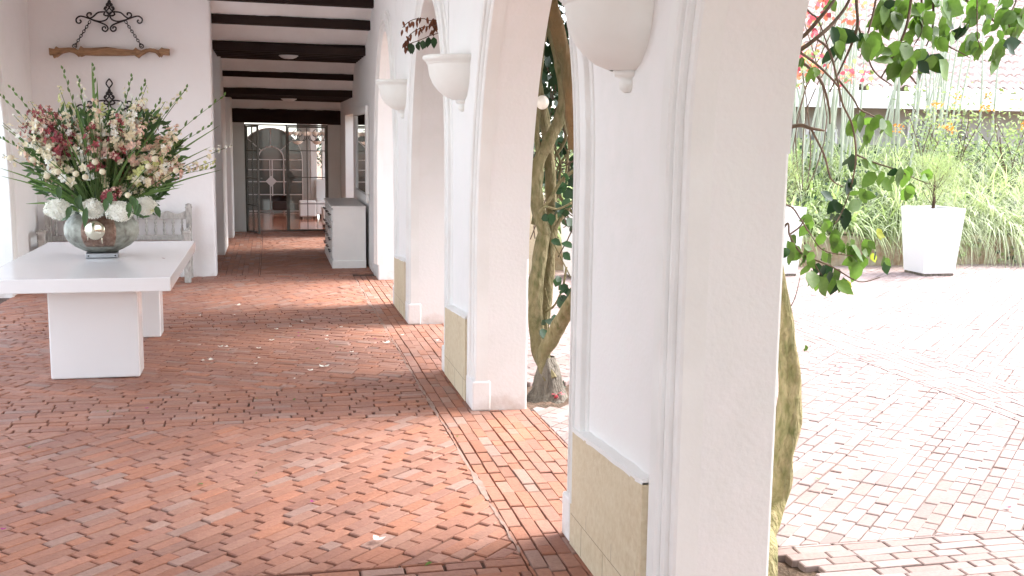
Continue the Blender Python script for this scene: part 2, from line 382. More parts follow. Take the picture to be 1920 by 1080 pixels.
paving('brick_floor', regs, [(-3.2, 1.6, .3, 19.3)], 'mortar', TIN, .0075, .0016, 3)
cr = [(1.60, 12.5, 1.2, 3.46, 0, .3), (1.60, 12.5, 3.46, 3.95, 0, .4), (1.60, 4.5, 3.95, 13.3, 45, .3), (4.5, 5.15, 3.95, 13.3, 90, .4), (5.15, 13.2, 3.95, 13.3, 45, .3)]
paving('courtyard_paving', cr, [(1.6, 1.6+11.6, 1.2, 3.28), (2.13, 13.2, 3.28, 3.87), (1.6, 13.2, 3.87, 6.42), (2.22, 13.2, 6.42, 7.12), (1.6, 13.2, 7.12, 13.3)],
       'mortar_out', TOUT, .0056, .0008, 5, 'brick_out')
b = MB(); vs = []; n = 300
for i in range(n+1):
    y = 4.1+8.5*i/n; w0 = .003+.030*abs(noise.noise((y*1.9, 1, 0)))+.008*noise.noise((y*17, 2, 0)); xo = .985+.014*noise.noise((y*1.6, 5, 0))+.006*noise.noise((y*9, 3, 0))
    vs += [(xo-w0, y, .0012), (xo+w0*1.3, y, .0012)]
b.add(vs, [(2*i, 2*i+1, 2*i+3, 2*i+2) for i in range(n)]); struct(b.build('mortar_seam', 'seam'))
for x0, x1, y0, y1 in PITS:
    b = MB(); n = 14; vs = []
    for i in range(n+1):
        for j in range(n+1):
            x = x0+(x1-x0)*i/n; y = y0+(y1-y0)*j/n
            vs.append((x, y, -.03+.02*noise.noise((x*9, y*9, 0))+.012*noise.noise((x*30, y*30, 0))))
    b.add(vs, [(i*(n+1)+j, (i+1)*(n+1)+j, (i+1)*(n+1)+j+1, i*(n+1)+j+1) for i in range(n) for j in range(n)], 0, True)
    struct(b.build('soil_bed', 'soil'))

# ------------------------------------------------------------------ arcades
def arch_curve(y0, y1, sn, sf, top, n=16):
    """near side at y0 with spring height sn, far side at y1 with spring sf"""
    m = (y0+y1)/2; a = (y1-y0)/2; pts = []
    for i in range(n+1):
        t = PI/2*i/n; pts.append((m-a*math.cos(t), sn+(top-sn)*math.sin(t)))
    for i in range(1, n+1):
        t = PI/2*i/n; pts.append((m+a*math.sin(t), sf+(top-sf)*math.cos(t)))
    return pts
def arcade(name, label, xin, xout, piers, opens, ztop, side):
    """xin: face towards the porch; side=+1 when the porch lies on the smaller X side"""
    w_ = thing(name, label, 'arcade wall', (xin, piers[0][0], 0))
    s = side; face = xin
    for (y0, y1, lab, det) in piers:
        p = MB(); n = 26; mm = 16
        # column with gently uneven plaster edges
        p.box(min(face, xout), max(face, xout), y0, y1, -.03, ztop)
        po = p.build('pier', 'plaster', w_, bevel=.012, seg=2)
        if lab: po['label'] = lab
        if not det: continue
        a, c = y0+.255, y1-.115
        q = MB(); zs = .515; cols = 22
        vs = []; pr_ = s*.036
        # rough-edged block facing
        for i in range(cols+1):
            y = a+(c-a)*i/cols; zt = zs+(.05*(1-i/cols)-.02)+.006*noise.noise((y*9, 0, 1))
            e = .008*noise.noise((y*5, 4, 2))
            vs += [(face-pr_, y, 0), (face-pr_-s*.002, y+e*0, zt), (face+s*.01, y, zt)]
        for i in range(cols):
            o = 3*i; q.add([], [], 0)
        q.v += vs
        for i in range(cols):
            o = 3*i
            for f in ((o, o+3, o+4, o+1), (o+1, o+4, o+5, o+2)):
                q.f.append(f if s > 0 else tuple(reversed(f))); q.m.append(0); q.sm.append(False)
        for yy, o in ((a, 0), (c, 3*cols)):
            q.add([(face-pr_, yy, 0), vs[o+1], (face+s*.01, yy, vs[o+2][2]), (face+s*.01, yy, 0)], [(0, 1, 2, 3)])
        for zz in (.135, .27, .405):       # mortar lines between the blocks
            q.box(min(face-pr_-s*.0008, face-pr_), max(face-pr_-s*.0008, face-pr_)+.0001, a+.012, c-.012, zz, zz+.003, 1)
            for t in (.22, .55, .85):
                yj = a+(c-a)*((t+zz*1.9) % 1); q.box(min(face-pr_-s*.0008, face-pr_), max(face-pr_-s*.0008, face-pr_)+.0001, yj, yj+.003, zz-.128, zz-.004, 1)
        so_ = q.build('stone_panel', ['stone', 'joint'], po)
        l = MB(); vs = []
        for i in range(cols+1):
            y = a+.0+(c-a)*i/cols; zt = zs+(.05*(1-i/cols)-.02)+.006*noise.noise((y*9, 0, 1))
            e = .004*noise.noise((y*14, 9, 2))
            vs += [(face-pr_-s*(.003+e), y, zt-.006+e), (face-pr_-s*(.003+e), y, zt+.012), (face+s*.01, y, zt+.022)]
        l.v = vs
        for i in range(cols):
            o = 3*i
            for f in ((o, o+3, o+4, o+1), (o+1, o+4, o+5, o+2)): l.f.append(f if s > 0 else tuple(reversed(f))); l.m.append(0); l.sm.append(False)
        for o in (0, 3*cols): l.add([vs[o], vs[o+1], vs[o+2], (vs[o+2][0], vs[o+2][1], vs[o][2])], [(0, 1, 2, 3)])
        l.build('plaster_ledge', 'mould', po)
        for ya, yb in ((y0-.012, y0+.215), (y1-.11, y1+.012)):
            k = MB(); k.box(min(face-s*.038, face+s*.08), max(face-s*.038, face+s*.08), ya, yb, 0, .19)
            k.build('plinth_block', 'plaster', po, bevel=.012, seg=3)
    for (y0, y1, sn, sf, top) in opens:
        cv = arch_curve(y0, y1, sn, sf, top); h = MB(); x0, x1 = (face, xout)
        n = len(cv); vs = []
        for y, z in cv: vs += [(x0, y, z), (x1, y, z), (x0, y, ztop), (x1, y, ztop)]
        zlo = min(sn, sf)
        fs = []
        for i in range(n-1):
            o = 4*i; fs += [(o, o+4, o+6, o+2), (o+1, o+3, o+7, o+5), (o, o+1, o+5, o+4)]
        if s < 0: fs = [tuple(reversed(f)) for f in fs]
        h.add(vs, fs, 0, False)
        ho = h.build('arch_head', 'plaster', w_)
        # archivolt: a stepped profile swept along the opening
        path = [(y0, .18), (y0, sn*.5), (y0, sn-.001)]+cv+[(y1, sf-.001), (y1, sf*.5), (y1, .18)]
        P = []
        for i, (y, z) in enumerate(path):
            a_ = path[max(i-1, 0)]; c_ = path[min(i+1, len(path)-1)]
            d = Vector((c_[0]-a_[0], c_[1]-a_[1])); d.normalize(); P.append((y, z, -d.y, d.x))
        prof = [(-.004, -.06), (-.004, .012), (.004, .020), (.018, .024), (.023, .022), (.026, .008), (.072, .008), (.075, .020), (.083, .028), (.095, .028), (.101, .022),
                (.103, .014), (.108, .014), (.111, .034), (.119, .042), (.129, .042), (.135, .036), (.138, .026), (.143, .0335), (.205, .0335), (.212, .030), (.216, .012), (.225, .010), (.235, .006), (.24, -.01)]
        g = MB(); m = len(prof); vs = []
        for y, z, ny, nz_ in P:
            for t, e in prof: vs.append((face-s*e, y+ny*t, z+nz_*t))
        fs = [(i*m+j, (i+1)*m+j, (i+1)*m+j+1, i*m+j+1) for i in range(len(P)-1) for j in range(m-1)]
        if s > 0: fs = [tuple(reversed(f)) for f in fs]
        g.add(vs, fs, 0, False)
        g.build('archivolt', 'mould', w_)
    return w_
PR = [(-2.0, .95, 'hidden end of the arcade beside the camera', False),
      (3.04, 4.28, 'nearest pier, filling the right half of the photo', True), (6.40, 7.60, 'second pier, with the vine trunk behind it', True),
      (9.55, 10.78, 'third pier of the arcade', True), (12.62, 16.37, 'long plain wall between the last arch and the corridor opening', False), (18.14, 19.45, None, False)]
OR = [(.95, 3.04, 1.66, 1.66, 2.90), (4.28, 6.40, 1.55, .95, 2.80), (7.60, 9.55, 1.4, 1.0, 2.80), (10.78, 12.62, 1.0, 1.0, 2.80)]
aw = arcade('arcade_wall', 'long white arcade wall with moulded arches running from the foreground down to the corridor', 1.25, 1.565, PR, OR, 3.5, 1)
b = MB(); b.box(1.25, 1.565, 16.37, 18.14, 2.02, 3.5); b.build('lintel', 'plaster', aw)
PL = [(-2.0, 4.2, None, False), (7.7, 8.1, None, False), (11.8, 13.2, None, False)]
OL = [(4.2, 7.7, 1.9, 1.9, 3.4), (8.1, 11.8, 1.9, 1.0, 3.35)]
arcade('arcade_wall', 'white arcade wall on the left side of the porch, seen as a sliver of moulded arch', -2.60, -2.93, PL, OL, 3.5, -1)

# wall foot grime on the inner wall
dirty(M['wallpink'], .04, (.45, .34, .28))
# half bowls hung on the piers
for (ym, lab) in ((3.66, 'large white half-bowl wall planter high on the nearest pier'), (6.98, 'white half-bowl wall planter on the second pier, beside the middle arch'),
                  (10.16, 'smallest white half-bowl wall planter, on the third and farthest pier')):
    o = thing('wall_planter', lab, 'wall planter', (1.25, ym, 1.87), 'half-bowl planters hung on the piers')
    b = MB(); r = .25
    prof = [(.02, 0), (.034, .012), (.036, .035), (.026, .045), (.05, .055), (.058, .07), (.058, .082)]
    b.lathe((1.25, ym, 1.862), prof, 20, 0, PI/2, 3*PI/2); b.build('finial', 'bowlp', o)
    b = MB(); prof = [(.07, .075), (.12, .095), (.165, .13), (.2, .175), (.222, .225), (.232, .28), (.236, .30)]
    b.lathe((1.25, ym, 1.862), prof, 32, 0, PI/2, 3*PI/2); b.build('bowl', 'bowlp', o)
    b = MB(); prof = [(.236, .298), (.243, .303), (.243, .312), (.252, .316), (.264, .328), (.268, .34), (.262, .352), (.24, .352), (.225, .33), (.21, .26), (.12, .16), (.01, .14)]
    b.lathe((1.25, ym, 1.862), prof, 32, 0, PI/2, 3*PI/2); b.build('rim', 'bowlp', o)

# ------------------------------------------------------------------ walls, ceilings
def wallbox(name, label, mt, x0, x1, y0, y1, z0, z1, bevel=.02):
    b = MB(); b.box(x0, x1, y0, y1, z0, z1); return tag(b.build(name, mt, bevel=bevel, seg=3), label, 'wall')
wallbox('plaster_wall', 'pinkish white plaster wall behind the bench, with two yokes hung on it', 'wallpink', -2.93, -.632, 13.2, 13.5, -.03, 3.6, .03)
for y, y1, x1, lab in ((15.54, 16.9, -.625, 'left corridor pier just behind the corner of the bench wall'), (18.1, 18.7, -.58, 'farthest left corridor pier beside the glass door')):
    b = MB(); b.box(-1.15, x1, y, y1, -.03, 2.9); tag(b.build('corridor_pier', 'plaster', bevel=.02), lab, 'pier', 'piers on the left of the corridor')
wallbox('gallery_wall', 'outer wall of the side gallery left of the corridor', 'wallpink', -3.3, -3.1, 13.5, 19.5, -.03, 3.0)
b = MB(); b.box(-3.3, 1.95, -2.2, 13.45, 3.5, 3.62); b.box(-3.6, 2.0, -2.3, 13.4, 3.62, 3.72)
b.box(1.95, 3.0, -2.3, 19.4, 3.42, 3.5)  # unseen eave added to keep sky light off the arcade
tag(b.build('porch_roof', 'ceil'), 'flat roof slab over the porch', 'roof')

ce = thing('beamed_ceiling', 'stepped white corridor ceiling crossed by dark wooden beams', 'ceiling', (.3, 13.2, 2.8))
prof = [(13.0, 3.42), (13.2, 3.30), (13.5, 3.10), (14.1, 2.86), (15.95, 2.80), (16.2, 2.60), (16.45, 2.37), (19.1, 2.34), (19.24, 2.11), (19.5, 2.09)]
b = MB(); prof2 = []
for i in range(len(prof)-1):
    for k in range(6):
        t = k/6; prof2.append((prof[i][0]+(prof[i+1][0]-prof[i][0])*t, prof[i][1]+(prof[i+1][1]-prof[i][1])*t))
prof2.append(prof[-1]); nx = 24; vs = []
for y, z in prof2:
    for i in range(nx+1):
        x = -.9+2.2*i/nx
        vs.append((x, y, z+.012*noise.noise((x*2, y*4, 0))))
b.add(vs, [(i*(nx+1)+j, i*(nx+1)+j+1, (i+1)*(nx+1)+j+1, (i+1)*(nx+1)+j) for i in range(len(prof2)-1) for j in range(nx)], 0, True)
b.build('ceiling_plaster', 'ceil', ce)
b = MB(); b.box(-3.3, -.85, 13.5, 19.6, 2.9, 3.0); b.box(-.9, 1.6, 13.3, 19.6, 3.5, 3.6)
b.build('roof_slab', 'ceil', ce)
def beam(y, zb, h, d, x0=-.66, x1=1.27, nm='beam'):
    b = MB(); n = 40; vs = []
    for i in range(n+1):
        x = x0+(x1-x0)*i/n; tl = -.012*(x-.3)
        e = .006*noise.noise((x*4, y*7, 0)); e2 = .011*noise.noise((x*6, y*7, 5))+.006*noise.noise((x*22, y, 2))
        vs += [(x, y+e, zb+e*.5+tl), (x, y+d+e, zb+tl), (x, y+d, zb+h+.06), (x, y+e*.5, zb+h+e2+tl)]
    for i in range(n):
        o = 4*i
        for k in range(4): b.f.append((o+k, o+(k+1) % 4, o+4+(k+1) % 4, o+4+k)); b.m.append(0); b.sm.append(False)
    b.f += [(3, 2, 1, 0), (4*n, 4*n+1, 4*n+2, 4*n+3)]; b.m += [0, 0]; b.sm += [False, False]
    b.v = vs; b.build(nm, 'beam', ce)
beam(13.03, 3.215, .11, .16); beam(13.47, 2.995, .10, .15)
for i in range(6): beam(14.17+i*.30, 2.735, .085, .13)
beam(16.2, 2.51, .085, .12)
for i in range(9): beam(16.45+i*.31, 2.272, .09, .14)
beam(19.2, 1.885, .235, .2, nm='door_lintel')

for (x, y, z, lab) in ((.285, 14.74, 2.735, 'nearer opal dome light under the first group of corridor beams'), (.34, 17.9, 2.272, 'farther opal dome light under the second group of corridor beams')):
    o = thing('ceiling_light', lab, 'ceiling light', (x, y, z), 'dome lights in the corridor')
    b = MB(); b.lathe((x, y, z), [(.125, 0), (.128, -.008), (.118, -.014)], 24); b.build('trim_ring', 'whitesteel', o)
    b = MB(); b.lathe((x, y, z), [(.116, -.010), (.10, -.028), (.06, -.042), (.001, -.047)], 24); b.build('dome', 'dome', o)

# unseen block added behind the camera to dim the pier reveals
o = thing('unseen_sky_blocker', 'unseen block added behind the camera to keep sky light off the pier reveals', 'building', (9, -4, 0))
b = MB(); b.box(1.7, 16, -4, -1.4, -.03, 6.5); b.build('wall', 'housewall', o)
b = MB(); b.box(1.5, 16.3, -4.3, -.9, 6.5, 6.7); b.build('roof', 'tile', o)
# ------------------------------------------------------------------ glass door
YD = 19.28
d = thing('end_wall', 'grey plaster end wall framing the glass door at the end of the corridor', 'wall', (.3, YD, 0))
b = MB(); b.box(-3.3, -.40, YD, YD+.22, -.03, 2.6); b.box(1.03, 1.25, YD, YD+.22, -.03, 2.6); b.box(-.40, 1.03, YD+.05, YD+.2, 1.89, 2.6)
b.build('wall_face', 'endplaster', d, bevel=.008)
g = thing('glass_door', 'steel framed double glass door, left leaf standing ajar', 'door', (.3, YD, 0))
b = MB(); y0, y1 = YD+.01, YD+.06
b.box(-.40, -.375, y0, y1, 0, 1.87); b.box(1.005, 1.03, y0, y1, 0, 1.87); b.box(-.375, 1.005, y0, y1, 1.845, 1.87); b.box(.30, .325, y0, y1, 0, 1.845)
b.box(-.375, .30, y0, y1, 0, .012); b.box(.325, 1.005, y0, y1, 0, .012)
b.build('door_frame', 'frame', g, bevel=.002)
lf = MB(); ya, yb = YD+.015, YD+.05
def leafgrid(bm, P, wd, ht, nx, bars, t=.016, edge=.028):
    """P(u, z) -> point; the bars of one leaf"""
    def bar(u0, u1, z0, z1, th=.016):
        a, c = P(u0), P(u1); nrm = (c-a).cross(Vector((0, 0, 1))).normalized()*th
        vs = []
        for z in (z0, z1):
            for q in (a-nrm, c-nrm, c+nrm, a+nrm): vs.append((q.x, q.y, z))
        bm.add(vs, [(0, 3, 2, 1), (4, 5, 6, 7), (0, 1, 5, 4), (1, 2, 6, 5), (2, 3, 7, 6), (3, 0, 4, 7)])
    bar(0, edge, .014, ht); bar(wd-edge, wd, .014, ht); bar(edge, wd-edge, ht-edge, ht); bar(edge, wd-edge, .014, .03)
    for k in range(1, nx): bar(wd*k/nx-t/2, wd*k/nx+t/2, .03, ht-edge, .010)
    for z in bars:
        for k in range(nx):
            bar((edge if k == 0 else wd*k/nx+t/2), (wd-edge if k == nx-1 else wd*(k+1)/nx-t/2), z-t/2, z+t/2, .011)
rl = MB(); leafgrid(rl, lambda u: Vector((.327+u, YD+.035, 0)), .676, 1.842, 2, (.482, .95, 1.416))
rlo = rl.build('door_leaf', 'frame', g)
b = MB(); b.add([(.34, YD+.035, .02), (.99, YD+.035, .02), (.99, YD+.035, 1.83), (.34, YD+.035, 1.83)], [(0, 1, 2, 3)]); b.build('pane', 'glass', rlo)
b = MB(); b.add([(.335, YD+.012, .80), (.47, YD+.012, .95), (.335, YD+.012, 1.10), (.335, YD+.02, .80), (.47, YD+.02, .95), (.335, YD+.02, 1.10)], [(0, 1, 2), (5, 4, 3), (0, 3, 4, 1), (1, 4, 5, 2), (2, 5, 3, 0)])
b.build('lock_plate', 'frame', rlo)
b = MB(); b.tube([(.345, YD+.0, .955), (.345, YD-.04, .955), (.44, YD-.045, .952)], .009, 8); b.build('handle', 'frame', rlo)
ang = R(-72)
ll = MB(); P = lambda u: Vector((-.372+u*math.cos(ang), YD+.01+u*math.sin(ang), 0))
leafgrid(ll, P, .66, 1.842, 2, (.482, .95, 1.416))
llo = ll.build('door_leaf', 'frame', g); llo['label'] = 'left leaf standing open towards the corridor'
b = MB(); a_, c_ = P(.02), P(.64); b.add([(a_.x, a_.y, .02), (c_.x, c_.y, .02), (c_.x, c_.y, 1.83), (a_.x, a_.y, 1.83)], [(0, 1, 2, 3)]); b.build('pane', 'glass', llo)
b = MB(); c_ = P(.63); b.tube([(c_.x+.01, c_.y, .955), (c_.x+.05, c_.y-.01, .955), (c_.x+.06, c_.y+.08, .952)], .009, 8); b.build('handle', 'frame', llo)

# ------------------------------------------------------------------ lounge behind the door
b = MB(); b.box(-2.6, 4.6, YD+.22, 25.0, -.06, 0.004)
o = struct(b.build('lounge_floor', 'terracotta'))
lw = thing('lounge_wall', 'dim white walls and ceiling of the lounge seen through the glass door', 'wall', (0, 24.3, 0))
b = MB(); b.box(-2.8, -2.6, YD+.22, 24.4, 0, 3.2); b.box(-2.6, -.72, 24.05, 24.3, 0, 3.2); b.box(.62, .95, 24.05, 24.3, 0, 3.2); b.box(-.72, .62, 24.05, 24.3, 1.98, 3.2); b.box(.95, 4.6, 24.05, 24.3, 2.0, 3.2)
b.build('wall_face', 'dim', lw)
b = MB(); b.box(-2.8, 4.6, YD+.22, 24.4, 3.2, 3.3); b.build('ceiling', 'ceil', lw)
b = MB(); b.box(-2.55, 4.4, 23.0, 23.2, 1.93, 2.06); b.build('beam', 'beam', lw)
for x0, x1, y in ((.86, .99, 22.9), (1.12, 1.30, 23.3)):
    b = MB(); b.box(x0, x1, y, y+.3, 0, 3.2); tag(b.build('lounge_column', 'sofa', bevel=.01), 'white column in the lounge, '+('left of the pair' if x0 < 1 else 'right of the pair'), 'column')
fd = thing('arched_door', 'white steel arched French door with radial bars at the back of the lounge', 'door', (.05, 24, 0))
def arcpts(cx, cz, r, y, a0=0, a1=PI, n=24): return [(cx+r*math.cos(a0+(a1-a0)*i/n), y, cz+r*math.sin(a0+(a1-a0)*i/n)) for i in range(n+1)]
b = MB(); yb = 24.0; cx, cz = .05, 1.16
b.tube([(cx+.27, yb, 0)]+arcpts(cx, cz, .27, yb)+[(cx-.27, yb, 0)], .016, 6)
b.tube([(cx+.67, yb, 0)]+arcpts(cx, cz, .67, yb)+[(cx-.67, yb, 0)], .009, 6)
for a in (42, 90, 138):
    a = R(a); b.tube([(cx+.27*math.cos(a), yb, cz+.27*math.sin(a)), (cx+.66*math.cos(a), yb, cz+.66*math.sin(a))], .011, 6)
b.box(cx-.032, cx-.012, yb-.02, yb+.02, 0, cz); b.box(cx+.012, cx+.040, yb-.02, yb+.02, 0, cz)
for z in (.02, .38, .66, .92, 1.14): b.box(cx-.66, cx+.66, yb-.011, yb+.011, z, z+.02)
b.build('door_frame', 'whitesteel', fd)
b = MB(); pts = arcpts(cx, cz, .67, yb+.01, 0, PI, 30)
b.add([(cx+.67, yb+.02, 0)]+[(p[0], yb+.02, p[2]) for p in pts]+[(cx-.67, yb+.02, 0)], [tuple(range(len(pts)+2))]); b.build('pane', 'dkglass', fd)
b = MB(); b.add([(cx-.12, yb-.03, .68), (cx, yb-.03, .56), (cx+.12, yb-.03, .68), (cx, yb-.03, .80), (cx-.12, yb-.02, .68), (cx, yb-.02, .56), (cx+.12, yb-.02, .68), (cx, yb-.02, .80)],
       [(0, 1, 2, 3), (7, 6, 5, 4), (0, 4, 5, 1), (1, 5, 6, 2), (2, 6, 7, 3), (3, 7, 4, 0)]); b.build('lock_plate', 'whitesteel', fd)
# furniture
for (x, y, lab) in ((.76, 22.15, 'white cube ottoman beside the lounge column'), (1.12, 20.2, 'white cube ottoman half hidden by the dresser')):
    o = thing('ottoman', lab, 'ottoman', (x, y, 0), 'white ottomans in the lounge')
    b = MB(); b.box(x-.17, x+.17, y-.17, y+.17, .05, .37); b.build('cushion', 'sofa', o, bevel=.03, seg=3)
    for sx in (-1, 1):
        for sy in (-1, 1): b = MB(); b.box(x+sx*.13-.02, x+sx*.13+.02, y+sy*.13-.02, y+sy*.13+.02, 0.004, .05); b.build('foot', 'darkwood', o)
o = thing('white_sofa', 'long white sofa at the back right of the lounge', 'sofa', (1.5, 23.3, 0))
b = MB(); b.box(.95, 2.6, 22.75, 22.9, .08, .78); b.build('backrest', 'sofa', o, bevel=.03)
b = MB(); b.box(.95, 2.6, 22.2, 22.75, .08, .36); b.build('seat', 'sofa', o, bevel=.03)
for x in (1.0, 2.5): b = MB(); b.box(x, x+.06, 22.25, 22.31, 0.004, .08); b.build('foot', 'darkwood', o)
o = thing('lounge_armchair', 'dark armchair seen behind the arched door panes', 'armchair', (0, 23.6, 0))
b = MB(); b.box(.06, .38, 23.5, 23.9, .08, .26); b.build('seat', 'darkwood', o, bevel=.04)
b = MB(); b.lathe((.22, 23.72, .24), [(.15, 0), (.17, .06), (.16, .13), (.14, .14)], 16, 0, 0, PI); b.build('backrest', 'darkwood', o)
for (x, y, lab) in ((.56, 21.4, 'left iron chandelier with glass shades behind the door'), (.95, 21.7, 'right iron chandelier with glass shades behind the door')):
    o = thing('chandelier', lab, 'chandelier', (x, y, 1.6), 'chandeliers in the lounge')
    b = MB(); b.tube([(x, y, 3.2), (x, y, 1.56)], .008, 6); b.lathe((x, y, 1.52), [(.001, 0), (.02, .02), (.012, .05), (.03, .08), (.01, .12)], 10)
    for k in range(6):
        a = k*PI/3+.3; c_, s_ = math.cos(a), math.sin(a)
        b.tube(smooth_path([(x, y, 1.62), (x+.08*c_, y+.08*s_, 1.57), (x+.16*c_, y+.16*s_, 1.60), (x+.19*c_, y+.19*s_, 1.68)], 4), .006, 5)
        b.tube(smooth_path([(x, y, 1.82), (x+.07*c_, y+.07*s_, 1.78), (x+.10*c_, y+.10*s_, 1.70), (x+.05*c_, y+.05*s_, 1.66)], 4), .005, 5)
    fr_ = b.build('arms', 'iron', o)
    for k in range(6):
        a = k*PI/3+.3; c_, s_ = math.cos(a), math.sin(a)
        b = MB(); b.lathe((x+.19*c_, y+.19*s_, 1.68), [(.02, 0), (.045, .02), (.06, .05), (.065, .075)], 10); b.build('glass_shade', 'lamp_glass', o)
    b = MB(); b.lathe((x, y, 1.50), [(.001, 0), (.06, .02), (.10, .06), (.11, .075)], 14); b.build('bowl_shade', 'lamp_glass', o)
pl = thing('potted_plant', 'leafy plant with pale flowers outside the lounge window', 'plant', (1.45, 24.6, 0))
b = MB(); b.tube([(1.35, 24.7, 0), (1.32, 24.7, 1.0), (1.25, 24.7, 1.5)], .02, 6); b.build('stem', 'twig', pl)
b = MB()
for i in range(260):
    p = Vector((1.22, 24.75, 1.25))+Vector((random.gauss(0, .13), random.gauss(0, .1), random.gauss(0, .2)))
    b.leaf(p, rv(), rv(), .09, .04, 0 if random.random() < .75 else 1)
b.build('foliage', ['leafd', 'fl_white'], pl)

# ------------------------------------------------------------------ dresser, mirror
o = thing('dresser', 'low white painted dresser with dark knobs against the corridor wall', 'dresser', (1.0, 14.75, 0))
b = MB(); x0, x1, y0, y1 = .79, 1.205, 13.79, 15.66
b.box(x0, x1, y0, y1, .09, .775); b.build('carcass', 'whitepaint', o, bevel=.003)
b = MB(); b.box(x0-.02, x1+.006, y0-.02, y1+.02, .775, .80); b.build('top', 'whitepaint', o, bevel=.005)
b = MB(); b.box(x0-.016, x1+.002, y0-.016, y1+.016, 0.002, .10); b.build('plinth', 'whitepaint', o, bevel=.004)
rows = (.13, .285, .44, .605)
for i in range(4):
    for j, (ya_, yb_) in enumerate(((y0+.08, y0+.62), (y0+.67, y0+1.2), (y0+1.25, y0+1.79))):
        b = MB(); b.box(x0-.012, x0+.002, ya_, yb_, rows[i], rows[i]+.14); dr = b.build('drawer', 'whitepaint', o, bevel=.003)
        for t in (.3, .7):
            k = MB(); yy = ya_+(yb_-ya_)*t; k.lathe((0, 0, 0), [(.001, .034), (.014, .03), (.015, .022), (.006, .016), (.006, 0)], 10)
            k.v = [(x0-.012-z, yy+x, rows[i]+.07+y) for x, y, z in k.v]; k.build('knob', 'knob', dr)
o = thing('wall_mirror', 'white framed mirror above the dresser reflecting the glass door', 'mirror', (1.23, 14.6, .84))
b = MB(); fx0, fx1 = 1.205, 1.248; m0, m1, z0, z1 = 13.72, 15.50, .84, 2.08; t = .11
b.box(fx0, fx1, m0, m1, z1-t, z1); b.box(fx0, fx1, m0, m1, z0, z0+t); b.box(fx0, fx1, m0, m0+t, z0+t, z1-t); b.box(fx0, fx1, m1-t, m1, z0+t, z1-t)
b.build('mirror_frame', 'whitepaint', o, bevel=.012, seg=3)
b = MB(); b.add([(1.225, m0+t, z0+t), (1.225, m1-t, z0+t), (1.225, m1-t, z1-t), (1.225, m0+t, z1-t)], [(0, 3, 2, 1)]); b.build('mirror_glass', 'mirror', o)

# ------------------------------------------------------------------ table
o = thing('white_table', 'glossy white slab table carrying the flower arrangement', 'table', (-1.26, 8.6, 0))
b = MB(); b.box(-1.865, -.650, 7.35, 9.86, .657, .75); b.build('tabletop', 'lacquer', o, bevel=.006, seg=3)
for y in (7.72, 9.23):
    b = MB(); b.box(-1.49, -.905, y, y+.26, 0.003, .657); b.build('leg', 'lacquer', o, bevel=.012, seg=3)

# ------------------------------------------------------------------ vase
VX, VY = -1.262, 8.70
o = thing('metal_vase', 'wide riveted metal bowl vase with green patina on the white table', 'vase', (VX, VY, .75))
b = MB(); b.box(-.115, .115, -.15, .15, 0, .035)
ca_, sa_ = math.cos(.10), math.sin(.10)
b.v = [(VX+x*ca_-y*sa_, VY+x*sa_+y*ca_, .752+z) for x, y, z in b.v]; bo = b.build('foot', 'steel', o, bevel=.004)
for dx in (-.095, .095):
    k = MB(); k.ball((VX+dx*ca_+.15*sa_, VY+dx*sa_-.151*ca_, .768), .006, 0, 6); k.build('rivet', 'iron', bo)
def vr(z):  # radius of the vase by height
    zz = [0, .02, .05, .09, .14, .19, .23, .265, .29, .30]; rr = [.10, .15, .205, .246, .27, .272, .258, .232, .20, .178]
    return float(np.interp(z, zz, rr))
zs = [i*.3/26 for i in range(27)]
b = MB(); b.lathe((VX, VY, .785), [(.001, 0)]+[(vr(z), z) for z in zs]+[(.170, .298), (.166, .27), (.2, .2), (.2, .1), (.05, .03), (.001, .03)], 64); vb = b.build('bowl', 'vase', o)
b = MB(); b.lathe((VX, VY, .785), [(vr(z)+.003, z) for z in zs[5:26]], 18, 0, -PI/2-.42, -PI/2+.52); b.build('copper_patch', 'copper', vb, solid=.002)
for a, z in ((-.36, .10), (-.36, .2), (.46, .10), (.46, .17), (.46, .24), (-.1, .075), (.15, .075), (.33, .075), (-.25, .13)):
    k = MB(); aa = -PI/2+a; k.ball((VX+(vr(z)+.003)*math.cos(aa), VY+(vr(z)+.003)*math.sin(aa), .785+z), .008, 0, 6); k.build('rivet', 'copper', vb)
b = MB(); cx_, cy_, cz_ = VX-.005, VY-vr(.19)-.022, .785+.19
b.lathe((0, 0, 0), [(.001, .012), (.05, .010), (.066, .004), (.072, 0), (.066, -.006), (.001, -.006)], 32)
b.v = [(cx_+x, cy_-z, cz_+y*1.0) for x, y, z in b.v]; b.build('round_plaque', 'brass', vb)
b = MB(); b.tube([(cx_, cy_, cz_), (cx_, VY-vr(.19)+.01, cz_)], .02, 8)
b.build('plaque_stem', 'brass', vb)
for dx, l_ in ((.042, .10), (-.05, .075)): b = MB(); b.tube([(cx_+dx, cy_+.01, cz_-.035), (cx_+dx*1.1, cy_+.012, cz_-l_)], .005, 6); b.build('plaque_drip', 'brass', vb)  # two thin drips below the plaque

